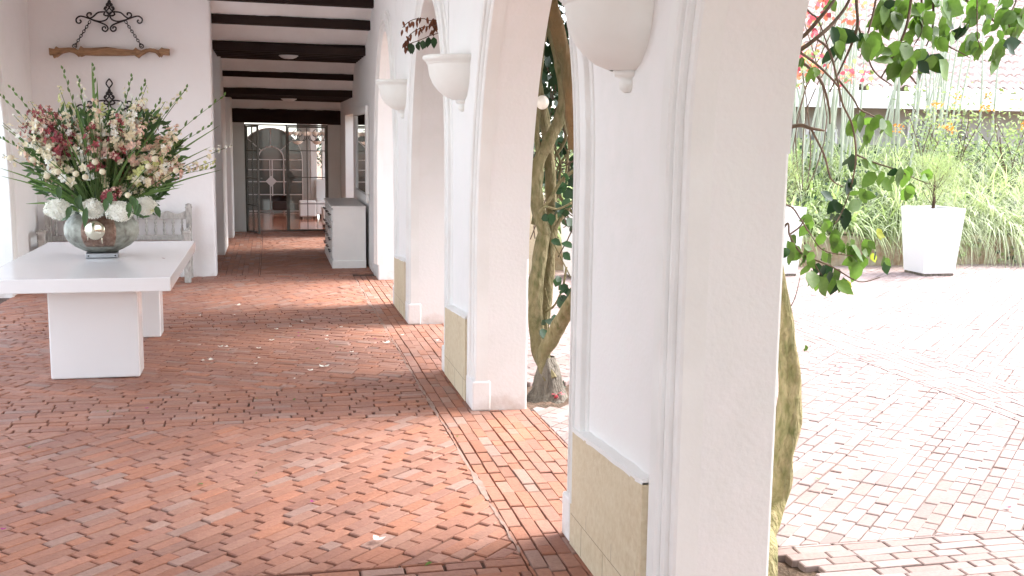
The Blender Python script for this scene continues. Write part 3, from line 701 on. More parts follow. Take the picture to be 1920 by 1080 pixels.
# ------------------------------------------------------------------ flowers
rf = random.Random(21)
fa = thing('flower_arrangement', 'huge fan of cream, blush and wine flowers with white hydrangeas at the vase rim', 'flower arrangement', (VX, VY, 1.08))
def floret(b, c, nrm, r, mi, k=5):
    nrm = nrm.normalized(); u_ = nrm.orthogonal().normalized(); v_ = nrm.cross(u_); a0 = rf.random()*6
    for i in range(k):
        a = a0+2*PI*i/k; d_ = u_*math.cos(a)+v_*math.sin(a); t_ = nrm.cross(d_)
        b.add([c, c+d_*r*.55+t_*r*.34+nrm*r*.3, c+d_*r+nrm*r*(.25+.25*rf.random()), c+d_*r*.55-t_*r*.34+nrm*r*.3], [(0, 1, 2, 3)], mi, False)
def hydrangea(c, r):
    b = MB(); n = 170
    for i in range(n):
        z = 1-2*(i+.5)/n; a = i*2.39996; s_ = math.sqrt(1-z*z)
        d_ = Vector((s_*math.cos(a), s_*math.sin(a), z))
        floret(b, c+Vector((d_.x*r, d_.y*r, d_.z*r*.8))*(.9+.14*rf.random()+.28*noise.noise(d_*1.7+c*9)), d_+Vector((rf.gauss(0, .25), rf.gauss(0, .25), rf.gauss(0, .25))), r*.26, 0 if rf.random() < .985 else 1, 4)
    b.ball(c, r*.84, 0, 8, .8); return b.build('hydrangea', ['fl_white', 'fl_lime'], fa)
for px, py, Y, r in ((108, 392, 8.46, .084), (172, 392, 8.36, .078), (222, 396, 8.33, .084), (272, 386, 8.5, .074), (140, 400, 8.95, .07), (235, 392, 9.0, .07), (200, 385, 8.7, .08)):
    hydrangea(at(px, py, Y=Y), r)
MOUTH = Vector((VX, VY, 1.05))
def stem_dir(th, el): return Vector((math.sin(th)*math.cos(el), -math.cos(th)*math.cos(el)*.75, math.sin(el)))
def spike(tip, kind, bloom_from=.45, nfl=16, fr=.026, nl=4):
    tip = Vector(tip); base = MOUTH+Vector(((tip.x-MOUTH.x)*.12, (tip.y-MOUTH.y)*.12, 0)); L_ = (tip-base).length
    mid = base.lerp(tip, .5)+Vector((0, 0, L_*.07)); pts = smooth_path([base, mid, tip], 6)
    b = MB(); b.tube(pts, interp([.005, .004, .002], len(pts)), 5, 0)
    mats = {'cream': (1, 1, 3), 'blush': (2, 2, 1), 'wine': (4, 4, 2), 'lime': (5, 5, 1), 'white': (3, 3, 1)}[kind]
    dirn = (tip-base).normalized()
    for i in range(nfl):
        t = bloom_from+(1.0-bloom_from)*(i+rf.random())/nfl; k = t*(len(pts)-1); a_ = int(min(k, len(pts)-2)); p = pts[a_].lerp(pts[a_+1], k-a_)
        size = fr*(1.15-.75*(t-bloom_from)/(1-bloom_from))*(.8+.5*rf.random())
        off = Vector((rf.gauss(0, 1), rf.gauss(0, 1), rf.gauss(0, 1))); off = (off-dirn*off.dot(dirn)).normalized()
        c = p+off*size*(.9+rf.random()*1.0)
        floret(b, c, off+dirn*.6, size, rf.choice(mats)); floret(b, c-off*size*.2, off+dirn*1.5, size*.7, rf.choice(mats), 4)
    for i in range(nl):
        t = .12+rf.random()*.55; k = t*(len(pts)-1); a_ = int(min(k, len(pts)-2)); p = pts[a_].lerp(pts[a_+1], k-a_)
        off = Vector((rf.gauss(0, 1), rf.gauss(0, 1), rf.gauss(0, .6)+.4)).normalized()
        b.leaf(p, off*.8+dirn, Vector((0, 0, 1)), .055+.035*rf.random(), .018, 6, .3)
    return b.build('flower_stem', ['stem', 'fl_cream', 'fl_blush', 'fl_white', 'fl_red', 'fl_lime', 'fleaf'], fa)
kinds = ['cream']*10+['blush']*6+['wine']*2+['lime']*5+['white']*3
def inside(px, py):   # silhouette of the blossom mass in the photo
    top = np.interp(px, [20, 50, 100, 130, 160, 200, 260, 300, 340, 380], [270, 200, 185, 165, 175, 180, 170, 200, 240, 300])
    bot = np.interp(px, [20, 80, 120, 200, 290, 340, 380], [300, 340, 350, 360, 350, 330, 300])
    return top < py < bot
cnt = 0
while cnt < 87:
    px, py = rf.uniform(22, 372), rf.uniform(160, 355)
    if not inside(px, py): continue
    dy = abs(px-197)/180; depth = rf.uniform(-.45, .38)*(1-.6*dy)
    kd = rf.choice(kinds)
    if px < 130 and py < 260 and rf.random() < .3: kd = 'wine' if rf.random() < .3 else 'blush'
    spike(at(px, py, Y=8.7+depth), kd, .50, 26, .034); cnt += 1
# tall loose tips
for px, py, dY, kd, nf in ((110, 160, 0, 'lime', 14), (57, 190, .1, 'lime', 10), (275, 160, .1, 'lime', 10), (310, 190, 0, 'lime', 12), (148, 150, .1, 'cream', 10), (245, 150, .15, 'white', 8), (405, 300, -.1, 'lime', 12), (435, 272, 0, 'white', 12), (5, 230, -.1, 'white', 9), (25, 215, 0, 'white', 9), (350, 165, .1, 'lime', 9), (5, 290, 0, 'cream', 12)):
    spike(at(px, py, Y=8.7+dY), kd, .74, nf, .02)
def buds(px, py, dY, r=.0032):
    tip = at(px, py, Y=8.7+dY); base = MOUTH.copy(); mid = base.lerp(tip, .55)+Vector((0, 0, .07)); pts = smooth_path([base, mid, tip], 8); b = MB()
    b.tube(pts, interp([.005, .003, .001], len(pts)), 5)
    d_ = (tip-base).normalized()
    for i in range(9, len(pts)):
        sgn = 1 if i % 2 else -1; b.leaf(pts[i], d_+Vector((sgn*.35, 0, .25)), Vector((0, -1, .2)), .06*(1.5-i/len(pts)), .017, 1, .05)
    b.build('gladiolus_spike', ['gleaf', 'gleaf'], fa)
for q in ((175, 125, 0), (350, 165, .05), (272, 155, .1), (420, 180, 0), (395, 235, -.1), (118, 130, .1), (147, 148, 0), (2, 180, .05), (20, 165, .2), (3, 260, 0), (400, 315, .05), (300, 190, .1), (247, 145, .1)): buds(*q)
def gblade(px, py, dY, w_=.02, bx=0):
    tip = at(px, py, Y=8.7+dY); base = MOUTH+Vector((bx, 0, -.02)); mid = base.lerp(tip, .55)+Vector((0, 0, .05)); pts = smooth_path([base, mid, tip], 6); b = MB(); vs = []
    sd_ = (tip-base).cross(Vector((0, 1, .3))).normalized(); n = len(pts)
    for i, p in enumerate(pts):
        h = w_*.5*math.sin(PI*min(1, .25+.8*i/n))+.0006 if i < n-1 else .0005
        vs += [p+sd_*h, p+Vector((0, .004, 0)), p-sd_*h]
    b.add(vs, [f for i in range(n-1) for f in ((3*i, 3*i+1, 3*i+4, 3*i+3), (3*i+1, 3*i+2, 3*i+5, 3*i+4))], 0, True); b.build('leaf_blade', 'gleaf', fa)
for q in ((172, 120, -.05, .03), (165, 210, -.2, .03), (182, 150, 0, .022), (140, 190, -.3, .03), (48, 382, -.25, .022), (55, 350, -.3, .02), (45, 330, -.3, .016), (412, 235, -.1, .016), (345, 345, -.3, .016), (338, 352, -.25, .02), (355, 335, -.2, .014), (360, 248, -.1, .018), (0, 232, -.1, .016), (0, 315, -.2, .016), (2, 330, -.2, .014), (250, 180, -.2, .02), (258, 270, -.35, .022), (300, 230, -.3, .016), (205, 190, .1, .02), (225, 210, -.3, .018), (120, 250, -.35, .016), (90, 300, -.35, .02), (150, 230, -.35, .022), (240, 300, -.4, .016), (395, 275, -.1, .014), (416, 318, 0, .014), (60, 320, -.3, .016)): gblade(*q)
# round cream blooms
for px, py in ((88, 330), (142, 326), (192, 322), (290, 298), (278, 312), (240, 366), (160, 332), (108, 322), (62, 300), (20, 296), (330, 320), (178, 304)):
    c = at(px, py, Y=8.28+rf.uniform(-.03, .08)); b = MB()
    for k in range(3):
        rr = .023*(1-.2*k)
        for i in range(7): a = i*2*PI/7+k; d_ = Vector((math.cos(a), -.5, math.sin(a))); floret(b, c+Vector((math.cos(a)*rr*.4, -.006*k, math.sin(a)*rr*.4)), d_, rr*.8, 0, 3)
    b.ball(c, .0225, 0, 9); b.tube([c, c.lerp(MOUTH, .5)+Vector((0, .05, 0)), MOUTH], .003, 5, 1); b.build('round_bloom', ['fl_cream', 'stem'], fa)
# inner foliage mass
b = MB()
for i in range(1500):
    px, py = rf.uniform(60, 335), rf.uniform(215, 410)
    cx0 = 197; sp = np.interp(py, [215, 300, 360, 410], [95, 150, 115, 60])
    if abs(px-cx0) > sp: continue
    p = at(px, py, Y=8.78+rf.uniform(-.2, .3)); d_ = (p-MOUTH).normalized()+Vector((rf.gauss(0, .5), rf.gauss(0, .5), rf.gauss(0, .5)))
    b.leaf(p, d_, Vector((rf.gauss(0, .5), -1, .5)), .07+.04*rf.random(), .026, 0, .3)
for px, py, L_ in ((162, 402, .15), (243, 392, .12), (150, 378, .12), (292, 400, .09), (205, 372, .10), (140, 385, .12), (255, 385, .12), (262, 395, .1), (245, 380, .1), (133, 400, .1), (200, 385, .1), (110, 362, .1)):
    p = at(px, py-14, Y=8.28); b.leaf(p, Vector((rf.gauss(0, .3), -.3, -1)), Vector((0, -1, .3)), L_, .045, 0, .2)
for i in range(70):
    a = rf.random()*2*PI; p = MOUTH+Vector((.1*math.cos(a), .1*math.sin(a), -.02)); q = MOUTH+Vector((.5*math.cos(a)*rf.random(), .35*math.sin(a), .5+.3*rf.random()))
    b.tube([p, p.lerp(q, .5), q], .0035, 4, 1, cap=False)
b.build('foliage', ['fleaf', 'stem'], fa)

# ------------------------------------------------------------------ yokes on the wall
def yoke(dy, lab):
    """iron scroll hanger, chains and a carved double yoke; dy shifts it down the wall (in pixels of the 4x crop)"""
    YW = 13.13
    P = lambda x, y, dep=0: at(x/4, (y+dy)/4, Y=YW+dep)
    base = P(820, 100)
    o = thing('wall_yoke', lab, 'wall ornament', base, 'ox yokes hung on the plaster wall')
    b = MB()
    curves = [[(930, 155), (1000, 128), (1040, 122), (1066, 142), (1062, 168), (1042, 174), (1030, 160), (1040, 148)],
              [(862, 88), (905, 95), (940, 125), (965, 136), (986, 118), (978, 98), (956, 98), (956, 114)],
              [(820, 110), (838, 145), (880, 160), (930, 152), (1000, 128)],
              [(932, 155), (880, 172), (842, 190), (828, 215), (845, 235), (868, 225), (868, 205), (850, 202), (846, 216)],
              [(862, 88), (832, 92), (818, 112), (840, 118), (860, 108), (852, 94)],
              [(825, -10), (810, 18), (816, 50), (838, 78), (855, 68), (848, 52), (836, 60)],
              [(826, 5), (815, 30), (835, 27), (840, 40), (828, 44)], [(819, -75), (842, -40), (822, -8)], [(815, 30), (790, 60), (800, 90), (820, 112)]]
    for c in curves:
        for mir in (0, 1):
            pts = smooth_path([P(1638-x if mir else x, y) for x, y in c], 5); b.tube(pts, .0085, 6)
    b.build('scroll_hanger', 'iron', o)
    for x0, x1 in ((676, 560), (940, 1062)):
        a_, c_ = P(x0, 158), P(x1, 346); n = 11; ch = MB(); d_ = (c_-a_)/n
        for i in range(n):
            m_ = a_+d_*(i+.5); l = d_.length*.66; u_ = d_.normalized(); s_ = Vector((0, 1, 0)) if i % 2 else u_.cross(Vector((0, 1, 0))).normalized()
            pts = [m_+u_*l*math.cos(t*PI/6)+s_*.013*math.sin(t*PI/6) for t in range(13)]; ch.tube(pts, .0045, 5, cap=False)
        ch.tube([c_+Vector((math.cos(t*PI/8)*.022, 0, math.sin(t*PI/8)*.022)) for t in range(17)], .0055, 6, cap=False)
        ch.build('chain', 'iron', o)
    out = [(93, 90), (103, 92), (106, 87), (111, 90), (118, 90), (130, 89), (140, 90), (148, 94), (152, 86), (157, 90), (170, 90), (185, 89), (200, 88), (215, 90), (235, 93), (250, 94), (255, 89), (258, 92), (265, 95), (275, 91), (288, 91), (298, 94), (303, 89), (308, 91), (318, 92), (318, 104), (306, 103), (303, 108), (299, 104), (290, 99), (280, 97), (270, 100), (262, 107), (258, 108), (252, 104), (230, 105), (205, 105), (180, 105), (160, 104), (153, 107), (148, 105), (138, 100), (130, 98), (118, 100), (107, 108), (103, 104), (94, 104)]
    poly = [P(x*4, y*4) for x, y in out]; y = MB(); n = len(poly)
    cz0 = sum(p.z for p in poly)/n; vs = []
    for dep, sc in ((-.055, .72), (-.04, .93), (-.01, 1), (.03, .97)):
        for p in poly: vs.append((p.x, p.y+dep, cz0+(p.z-cz0)*sc))
    fs = [tuple(range(n)), tuple(reversed(range(3*n, 4*n)))]+[(l*n+i, (l+1)*n+i, (l+1)*n+(i+1) % n, l*n+(i+1) % n) for l in range(3) for i in range(n)]
    y.add(vs, fs, 0, False); yo = y.build('wooden_yoke', 'yoke', o)
    for arc in ([(100, 106), (108, 103), (118, 96), (130, 93), (141, 97), (150, 105)], [(258, 107), (267, 100), (280, 94), (292, 97), (301, 106)]):
        w_ = MB(); w_.tube(smooth_path([P(x*4, y_*4, -.05) for x, y_ in arc], 4), .020, 10, wob=.15); w_.build('yoke_bow', 'yoke', yo)
    w_ = MB(); w_.tube(smooth_path([P(x*4, y_*4, -.045) for x, y_ in ((156, 95), (180, 94), (206, 93), (232, 95), (254, 97))], 4), .017, 10, wob=.2); w_.build('yoke_ridge', 'yoke', yo)
yoke(0, 'upper carved wooden ox yoke hung by chains from a black iron scroll')
yoke(665, 'lower ox yoke with only its black iron scroll top showing above the flowers')

# ------------------------------------------------------------------ bench
o = thing('wooden_bench', 'grey washed wooden bench with turned spindles behind the table', 'bench', (-1.69, 12.85, 0))
xl, xr, yf, ybk = -2.47, -.925, 12.66, 13.07
for x in (xl, xr):
    b = MB(); b.box(x-.033, x+.033, ybk-.033, ybk+.033, 0.002, .86); b.ball((x, ybk, .865), .036, 0, 8, .5); b.box(x-.040, x+.040, ybk-.040, ybk+.040, .83, .845); b.build('back_post', 'grey', o, bevel=.006)
    b = MB(); b.box(x-.036, x+.036, yf-.036, yf+.036, 0.002, .565); b.box(x-.043, x+.043, yf-.043, yf+.043, .565, .60); b.box(x-.040, x+.040, yf-.040, yf+.040, .48, .495); b.build('front_leg', 'grey', o, bevel=.005)
    b = MB(); pts = smooth_path([(x, yf+.03, .60), (x, yf+.12, .585), (x, yf+.24, .575), (x, ybk-.03, .62)], 4); b.tube(pts, .026, 8); b.build('armrest', 'grey', o)
    b = MB(); b.box(x-.02, x+.02, yf+.036, ybk-.033, .34, .42); b.build('side_rail', 'grey', o, bevel=.004)
b = MB(); poly = [(xl+.033, .70)]; n = 64
poly = [(xl+.033+(xr-xl-.066)*i/n, .775+.017*math.cos(2*PI*i/n*7)) for i in range(n+1)]
poly = [(xl+.033, .70), (xr-.033, .70)]+list(reversed(poly)); b.prism(poly, ybk-.018, ybk+.018); b.build('crest_rail', 'grey', o, bevel=.003)
b = MB(); b.box(xl+.033, xr-.033, ybk-.02, ybk+.02, .455, .515); b.build('lower_rail', 'grey', o, bevel=.005)
sp = [(.012, 0), (.016, .01), (.010, .02), (.014, .03), (.019, .055), (.013, .085), (.010, .095), (.015, .105), (.009, .115), (.013, .13), (.017, .145), (.010, .165), (.015, .175), (.011, .185)]
for i in range(15):
    x = xl+.08+(xr-xl-.16)*i/14; b = MB(); b.lathe((x, ybk, .515), sp, 10); b.build('spindle', 'grey', o)
b = MB()
for i in range(4): b.box(xl-.01, xr+.01, yf-.02+i*.098, yf+.07+i*.098, .42, .445)
b.build('seat', 'grey', o, bevel=.004)
b = MB(); b.box(xl+.04, xr-.04, yf-.012, yf+.012, .335, .42); b.build('apron', 'grey', o, bevel=.003)

# ------------------------------------------------------------------ vines by the arcade
def leaf_cluster(b, c, n, spread, L_, mis, down=.5):
    for i in range(n):
        p = c+Vector((random.gauss(0, spread), random.gauss(0, spread*.8), random.gauss(0, spread*.8)))
        dr = Vector((random.gauss(0, .7), random.gauss(0, .6), -down+random.gauss(0, .5)))
        s_ = L_*random.uniform(.7, 1.2)
        b.leaf(p, dr, Vector((random.gauss(0, .6), -1+random.gauss(0, .6), .5)), s_, s_*.78, random.choice(mis), random.uniform(.0, .3))
v1 = thing('bougainvillea_vine', 'thick twisted olive green vine trunks rising between the nearest and second piers', 'vine', (1.78, 6.75, 0))
def A(x, y, Y=6.9): return at(x, y, Y=Y)
def trunk(par, pts, rad, name='trunk', m='barkd', n=16, wob=.22, k=9):
    b = MB(); pp = smooth_path(pts, k); b.tube(pp, interp(rad, len(pp)), n, 0, wob=wob)
    nv = []
    for i, v_ in enumerate(b.v):       # ridges and small knots
        c_ = pp[min(i//n, len(pp)-1)]; d_ = Vector(v_)-c_; a_ = math.atan2(d_.y, d_.x)
        f_ = 1+.07*noise.noise((a_*3.2, c_.z*3.5, 4))+.10*max(0, noise.noise((a_*1.3, c_.z*9, 8))-.25)
        nv.append(tuple(c_+d_*f_))
    b.v = nv; return b.build(name, m, par)
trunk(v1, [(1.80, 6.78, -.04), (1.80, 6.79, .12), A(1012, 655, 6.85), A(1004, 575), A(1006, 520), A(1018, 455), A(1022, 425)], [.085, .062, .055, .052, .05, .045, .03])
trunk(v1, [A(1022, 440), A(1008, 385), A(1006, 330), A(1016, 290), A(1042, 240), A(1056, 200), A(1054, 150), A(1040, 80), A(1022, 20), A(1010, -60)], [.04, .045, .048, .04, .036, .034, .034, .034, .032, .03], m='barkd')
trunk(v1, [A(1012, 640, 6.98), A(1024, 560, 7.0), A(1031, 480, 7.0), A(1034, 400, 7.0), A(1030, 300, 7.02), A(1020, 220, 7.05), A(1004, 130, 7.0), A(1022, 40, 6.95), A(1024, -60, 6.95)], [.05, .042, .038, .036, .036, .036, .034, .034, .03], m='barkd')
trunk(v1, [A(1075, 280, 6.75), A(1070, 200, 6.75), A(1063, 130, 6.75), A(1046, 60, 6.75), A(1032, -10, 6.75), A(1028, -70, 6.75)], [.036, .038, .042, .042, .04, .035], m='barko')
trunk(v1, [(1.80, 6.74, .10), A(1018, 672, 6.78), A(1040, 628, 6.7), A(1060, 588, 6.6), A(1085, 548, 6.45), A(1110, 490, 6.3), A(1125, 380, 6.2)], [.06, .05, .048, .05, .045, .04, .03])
b = MB(); b.lathe((1.80, 6.77, -.05), [(.17, 0), (.13, .03), (.10, .09), (.082, .16), (.062, .24), (.04, .30)], 18)
b.v = [(x+.03*noise.noise((x*18, y*18, z*3)), y+.03*noise.noise((x*18+9, y*18, z*3)), z) for x, y, z in b.v]; b.build('root_flare', 'rootbark', v1)
for ln, r in (([A(1018, 300, 7.1), A(1024, 240, 7.1), A(1008, 170, 7.1), A(1015, 100, 7.1), A(1002, 20, 7.1)], .02), ([A(1000, 420, 6.95), A(1014, 330, 6.9), A(1006, 250, 6.9), A(1011, 130, 6.9)], .02),
              ([A(1012, 400, 6.8), A(1030, 375, 6.8), A(1052, 340, 6.8), A(1075, 320, 6.8)], .012), ([A(1040, 430, 6.9), A(1058, 400, 6.9), A(1080, 372, 6.9)], .016),
              ([A(1005, 402, 6.7), A(1022, 388, 6.7), A(1045, 392, 6.7), A(1072, 380, 6.7)], .008), ([A(1022, 585, 6.9), A(1040, 572, 6.85), A(1055, 540, 6.8), A(1062, 500, 6.8)], .008),
              ([A(1030, 440, 6.9), A(1045, 470, 6.9), A(1070, 520, 6.9)], .004), ([A(1028, 620, 6.9), A(1030, 580, 6.9), A(1022, 540, 6.9)], .004),
              ([A(1035, 300, 7.2), A(1060, 260, 7.2), A(1055, 210, 7.2), A(1078, 180, 7.2)], .012), ([A(1020, 250, 7.2), A(1050, 300, 7.2), A(1048, 360, 7.2), A(1075, 400, 7.2)], .010),
              ([A(1045, 420, 7.2), A(1042, 330, 7.2), A(1062, 290, 7.2)], .008), ([A(1040, 380, 7.1), A(1060, 330, 7.1), A(1065, 280, 7.1)], .009)):
    pp = smooth_path(ln, 6); b = MB(); b.tube(pp, r, 7, wob=.2); b.build('branch', 'barkd', v1)
b = MB()
for i in range(230):
    p = Vector((random.uniform(1.95, 2.6), random.uniform(6.9, 8.4), random.uniform(.95, 3.2))); q = p+Vector((abs(random.gauss(0, .2))-.12, random.gauss(0, .2), random.gauss(-.1, .3)))
    b.tube(smooth_path([p, p.lerp(q, .5)+rv(.06), q], 4), .005, 4, 1, cap=False)
for i in range(5200):
    z = random.uniform(1.1, 3.4)
    if random.random() > (z-.9)/1.3: continue
    p = Vector((random.uniform(1.75, 3.0), random.uniform(7.1, 9.2), z)); q = noise.noise(p*2.4)
    if q < -.14: continue
    b.leaf(p, rv()+Vector((0, 0, -.6)), rv()+Vector((0, -.6, .5)), .085, .06, 0, .2)
for (x, y, k) in ((1040, 400, 5), (1060, 415, 4), (1052, 540, 7), (1045, 590, 3), (1058, 380, 5), (1025, 605, 3), (1065, 350, 6), (1062, 550, 5), (1048, 455, 3)): leaf_cluster(b, at(x, y, Y=6.8), k, .035, .08, [0], .6)
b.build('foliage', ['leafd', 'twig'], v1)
# dried sprig reaching in through the arch
b = MB(); S = lambda x, y, Y=8.75: at(x, y, Y=Y)
root = Vector((1.72, 7.9, 2.62))
top = [S(755, 52), S(765, 42), S(778, 36), S(795, 35), S(818, 38), root]; mid = [S(762, 78), S(770, 64), S(790, 52), S(812, 48), root]; low = [S(768, 82, 8.6), S(790, 74, 8.6), S(808, 66, 8.6), S(822, 62, 8.6), root]
for ln in (top, mid, low): b.tube(smooth_path(ln, 6), .0035, 5, 0)
b.tube(smooth_path([root, (1.75, 7.6, 2.7), (1.8, 7.2, 2.75), tuple(A(1000, 10, 7.0))], 6), .008, 6, 0)
for ln, n_ in ((top[:-1], 15), (mid[:-1], 15)):
    pp = smooth_path(ln, 8)
    for i in range(n_):
        p = pp[int((i+.5)/n_*len(pp))]+rv(.014); b.leaf(p, Vector((random.gauss(0, .3), 0, -1)), Vector((0, -1, 0)), .055, .019, 1, .1)
for i in range(12): b.leaf(S(813+random.gauss(0, 4), 40+random.uniform(-6, 18)), Vector((random.gauss(0, .4), 0, -1)), Vector((0, -1, 0)), .055, .022, 1, .1)
for i in range(8): b.leaf(S(761+random.gauss(0, 1.5), 82+random.uniform(-8, 10)), Vector((random.gauss(0, .3), 0, -1)), Vector((0, -1, 0)), .05, .018, 1, .1)
for x, y, L_ in ((771, 84, .085), (768, 90, .06), (781, 84, .06), (793, 78, .075), (804, 72, .085), (813, 72, .09), (797, 82, .05), (786, 80, .04), (767, 84, .06)):
    b.leaf(S(x, y-3, 8.6), Vector((random.gauss(0, .35), -.1, -1)), Vector((random.gauss(0, .4), -1, 0)), L_, L_*.62, 2, .1)
b.build('dried_sprig', ['twig', 'leafdry', 'leafd'], v1)
for x, y in ((828, 275), (829, 282)):
    pass

# small round lamp among the trunks
o = thing('globe_lamp', 'small round whitish lamp on the outer face of the second pier among the vine trunks', 'lamp', A(1016, 190, 6.8))
c = A(1017, 192, 6.72); b = MB(); b.ball(c, .043, 0, 12, 1.05); b.build('globe', 'lamp_glass', o)
b = MB(); b.tube([c+Vector((-.01, .02, 0)), (1.60, 6.80, c.z+.03), (1.566, 6.80, c.z+.03)], .018, 8); b.build('arm', 'bowlp', o)

v2 = thing('bougainvillea_vine', 'bougainvillea with mossy trunk right of the nearest pier, green leaves hanging over the courtyard', 'vine', (1.88, 3.76, 0))
def B(x, y, Y=4.05): return at(x, y, Y=Y)
trunk(v2, [(1.84, 3.66, -.05), (1.90, 3.74, .08), B(1430, 1005, 3.95), B(1453, 945), B(1465, 895), B(1466, 850), B(1479, 785), B(1480, 720), B(1475, 655), B(1469, 600), B(1461, 550), B(1448, 480), B(1420, 380), B(1410, 250), B(1440, 130), B(1455, 20), B(1450, -120)],
      [.06, .055, .05, .046, .045, .050, .050, .046, .042, .040, .038, .036, .034, .032, .03, .028], n=32, wob=.12, k=12, m='bark')
trunk(v2, [B(1452, 930, 4.15), B(1449, 860, 4.15), B(1456, 790, 4.15), B(1466, 720, 4.15), B(1462, 650, 4.15)], [.012, .012, .010, .011, .01], name='branch', n=8)
brs = [([(1440, 130), (1497, 96), (1530, 72), (1560, 45), (1590, 5), (1610, -60)], 4.2, .011), ([(1450, 60), (1495, 75), (1540, 30), (1570, -10), (1590, -60)], 4.2, .010),
       ([(1608, -60), (1606, 0), (1608, 45), (1597, 82), (1578, 125), (1556, 172)], 4.35, .008), ([(1440, 130), (1497, 118), (1522, 132), (1543, 160), (1555, 205), (1556, 232)], 4.2, .008),
       ([(1530, 72), (1555, 95), (1570, 150), (1580, 195), (1598, 235), (1605, 290), (1598, 340), (1582, 390), (1566, 420)], 4.25, .0055), ([(1500, 98), (1528, 118), (1552, 140), (1572, 165), (1575, 200)], 4.1, .006),
       ([(1640, 83), (1666, 105), (1690, 128), (1706, 142), (1718, 157)], 4.6, .009), ([(1712, -50), (1707, 8), (1700, 48), (1684, 88), (1668, 118), (1652, 146)], 4.5, .0075),
       ([(1728, -50), (1728, 20), (1727, 60), (1714, 84)], 4.6, .006), ([(1748, -50), (1750, 20), (1748, 55), (1737, 86)], 4.7, .007), ([(1715, 25), (1740, 55), (1778, 86), (1800, 98), (1818, 108)], 4.8, .005),
       ([(1790, -50), (1812, 0), (1840, 20), (1862, 38), (1872, 50)], 5.0, .009), ([(1440, 250), (1495, 235), (1520, 240), (1545, 245)], 4.2, .010), ([(1520, 240), (1545, 290), (1558, 335), (1580, 350)], 4.2, .005),
       ([(1572, 150), (1600, 185), (1612, 205), (1642, 220), (1660, 235)], 4.3, .005), ([(1608, 45), (1625, 100), (1640, 135), (1672, 160)], 4.5, .005), ([(1640, -50), (1642, 0), (1625, 70), (1612, 108)], 4.4, .006), ([(1605, 290), (1640, 305), (1680, 318), (1705, 330), (1740, 345)], 4.3, .004),
       ([(1440, 480), (1475, 420), (1480, 440), (1492, 462), (1510, 480), (1560, 500), (1610, 528), (1650, 520)], 4.1, .005), ([(1420, 380), (1478, 385), (1500, 410), (1520, 440), (1545, 470), (1600, 480)], 4.1, .004),
       ([(1508, 455), (1520, 480), (1535, 508), (1545, 520)], 4.1, .004), ([(1480, 440), (1500, 425), (1508, 410)], 4.1, .004), ([(1498, 0), (1520, 25), (1535, 40), (1560, 110)], 4.3, .005), ([(1832, -50), (1832, 20), (1833, 70), (1840, 95)], 4.8, .004), ([(1900, -50), (1905, 0), (1890, 40), (1910, 80)], 5.0, .005),
       ([(1462, 650), (1470, 600), (1490, 560), (1500, 520)], 4.05, .003)]
for ln, Y, r in brs:
    pp = smooth_path([B(x, y, Y+.02*math.sin(i*2.1)) for i, (x, y) in enumerate(ln)], 6); b = MB(); b.tube(pp, interp([r, r*.8, r*.45], len(pp)), 7, wob=.15); b.build('branch', 'twig', v2)
lv = MB()
def LF(x, y, ang_, L_, Y=4.4, mi=None, ratio=.66):
    """a leaf hanging at a spot, its tip pointing ang_ degrees clockwise from straight down"""
    p = at(x, y, Y=Y+random.uniform(-.06, .06)); a = R(ang_)
    dr = Vector((-math.sin(a)*.95, random.gauss(0, .35), -math.cos(a)))
    if mi is None: mi = 0 if random.random() < .8 else 1
    lv.leaf(p, dr, Vector((random.gauss(.1, .35), -1, random.gauss(.2, .4))), L_, L_*ratio*random.uniform(.8, 1.1), mi, random.uniform(0, .35))
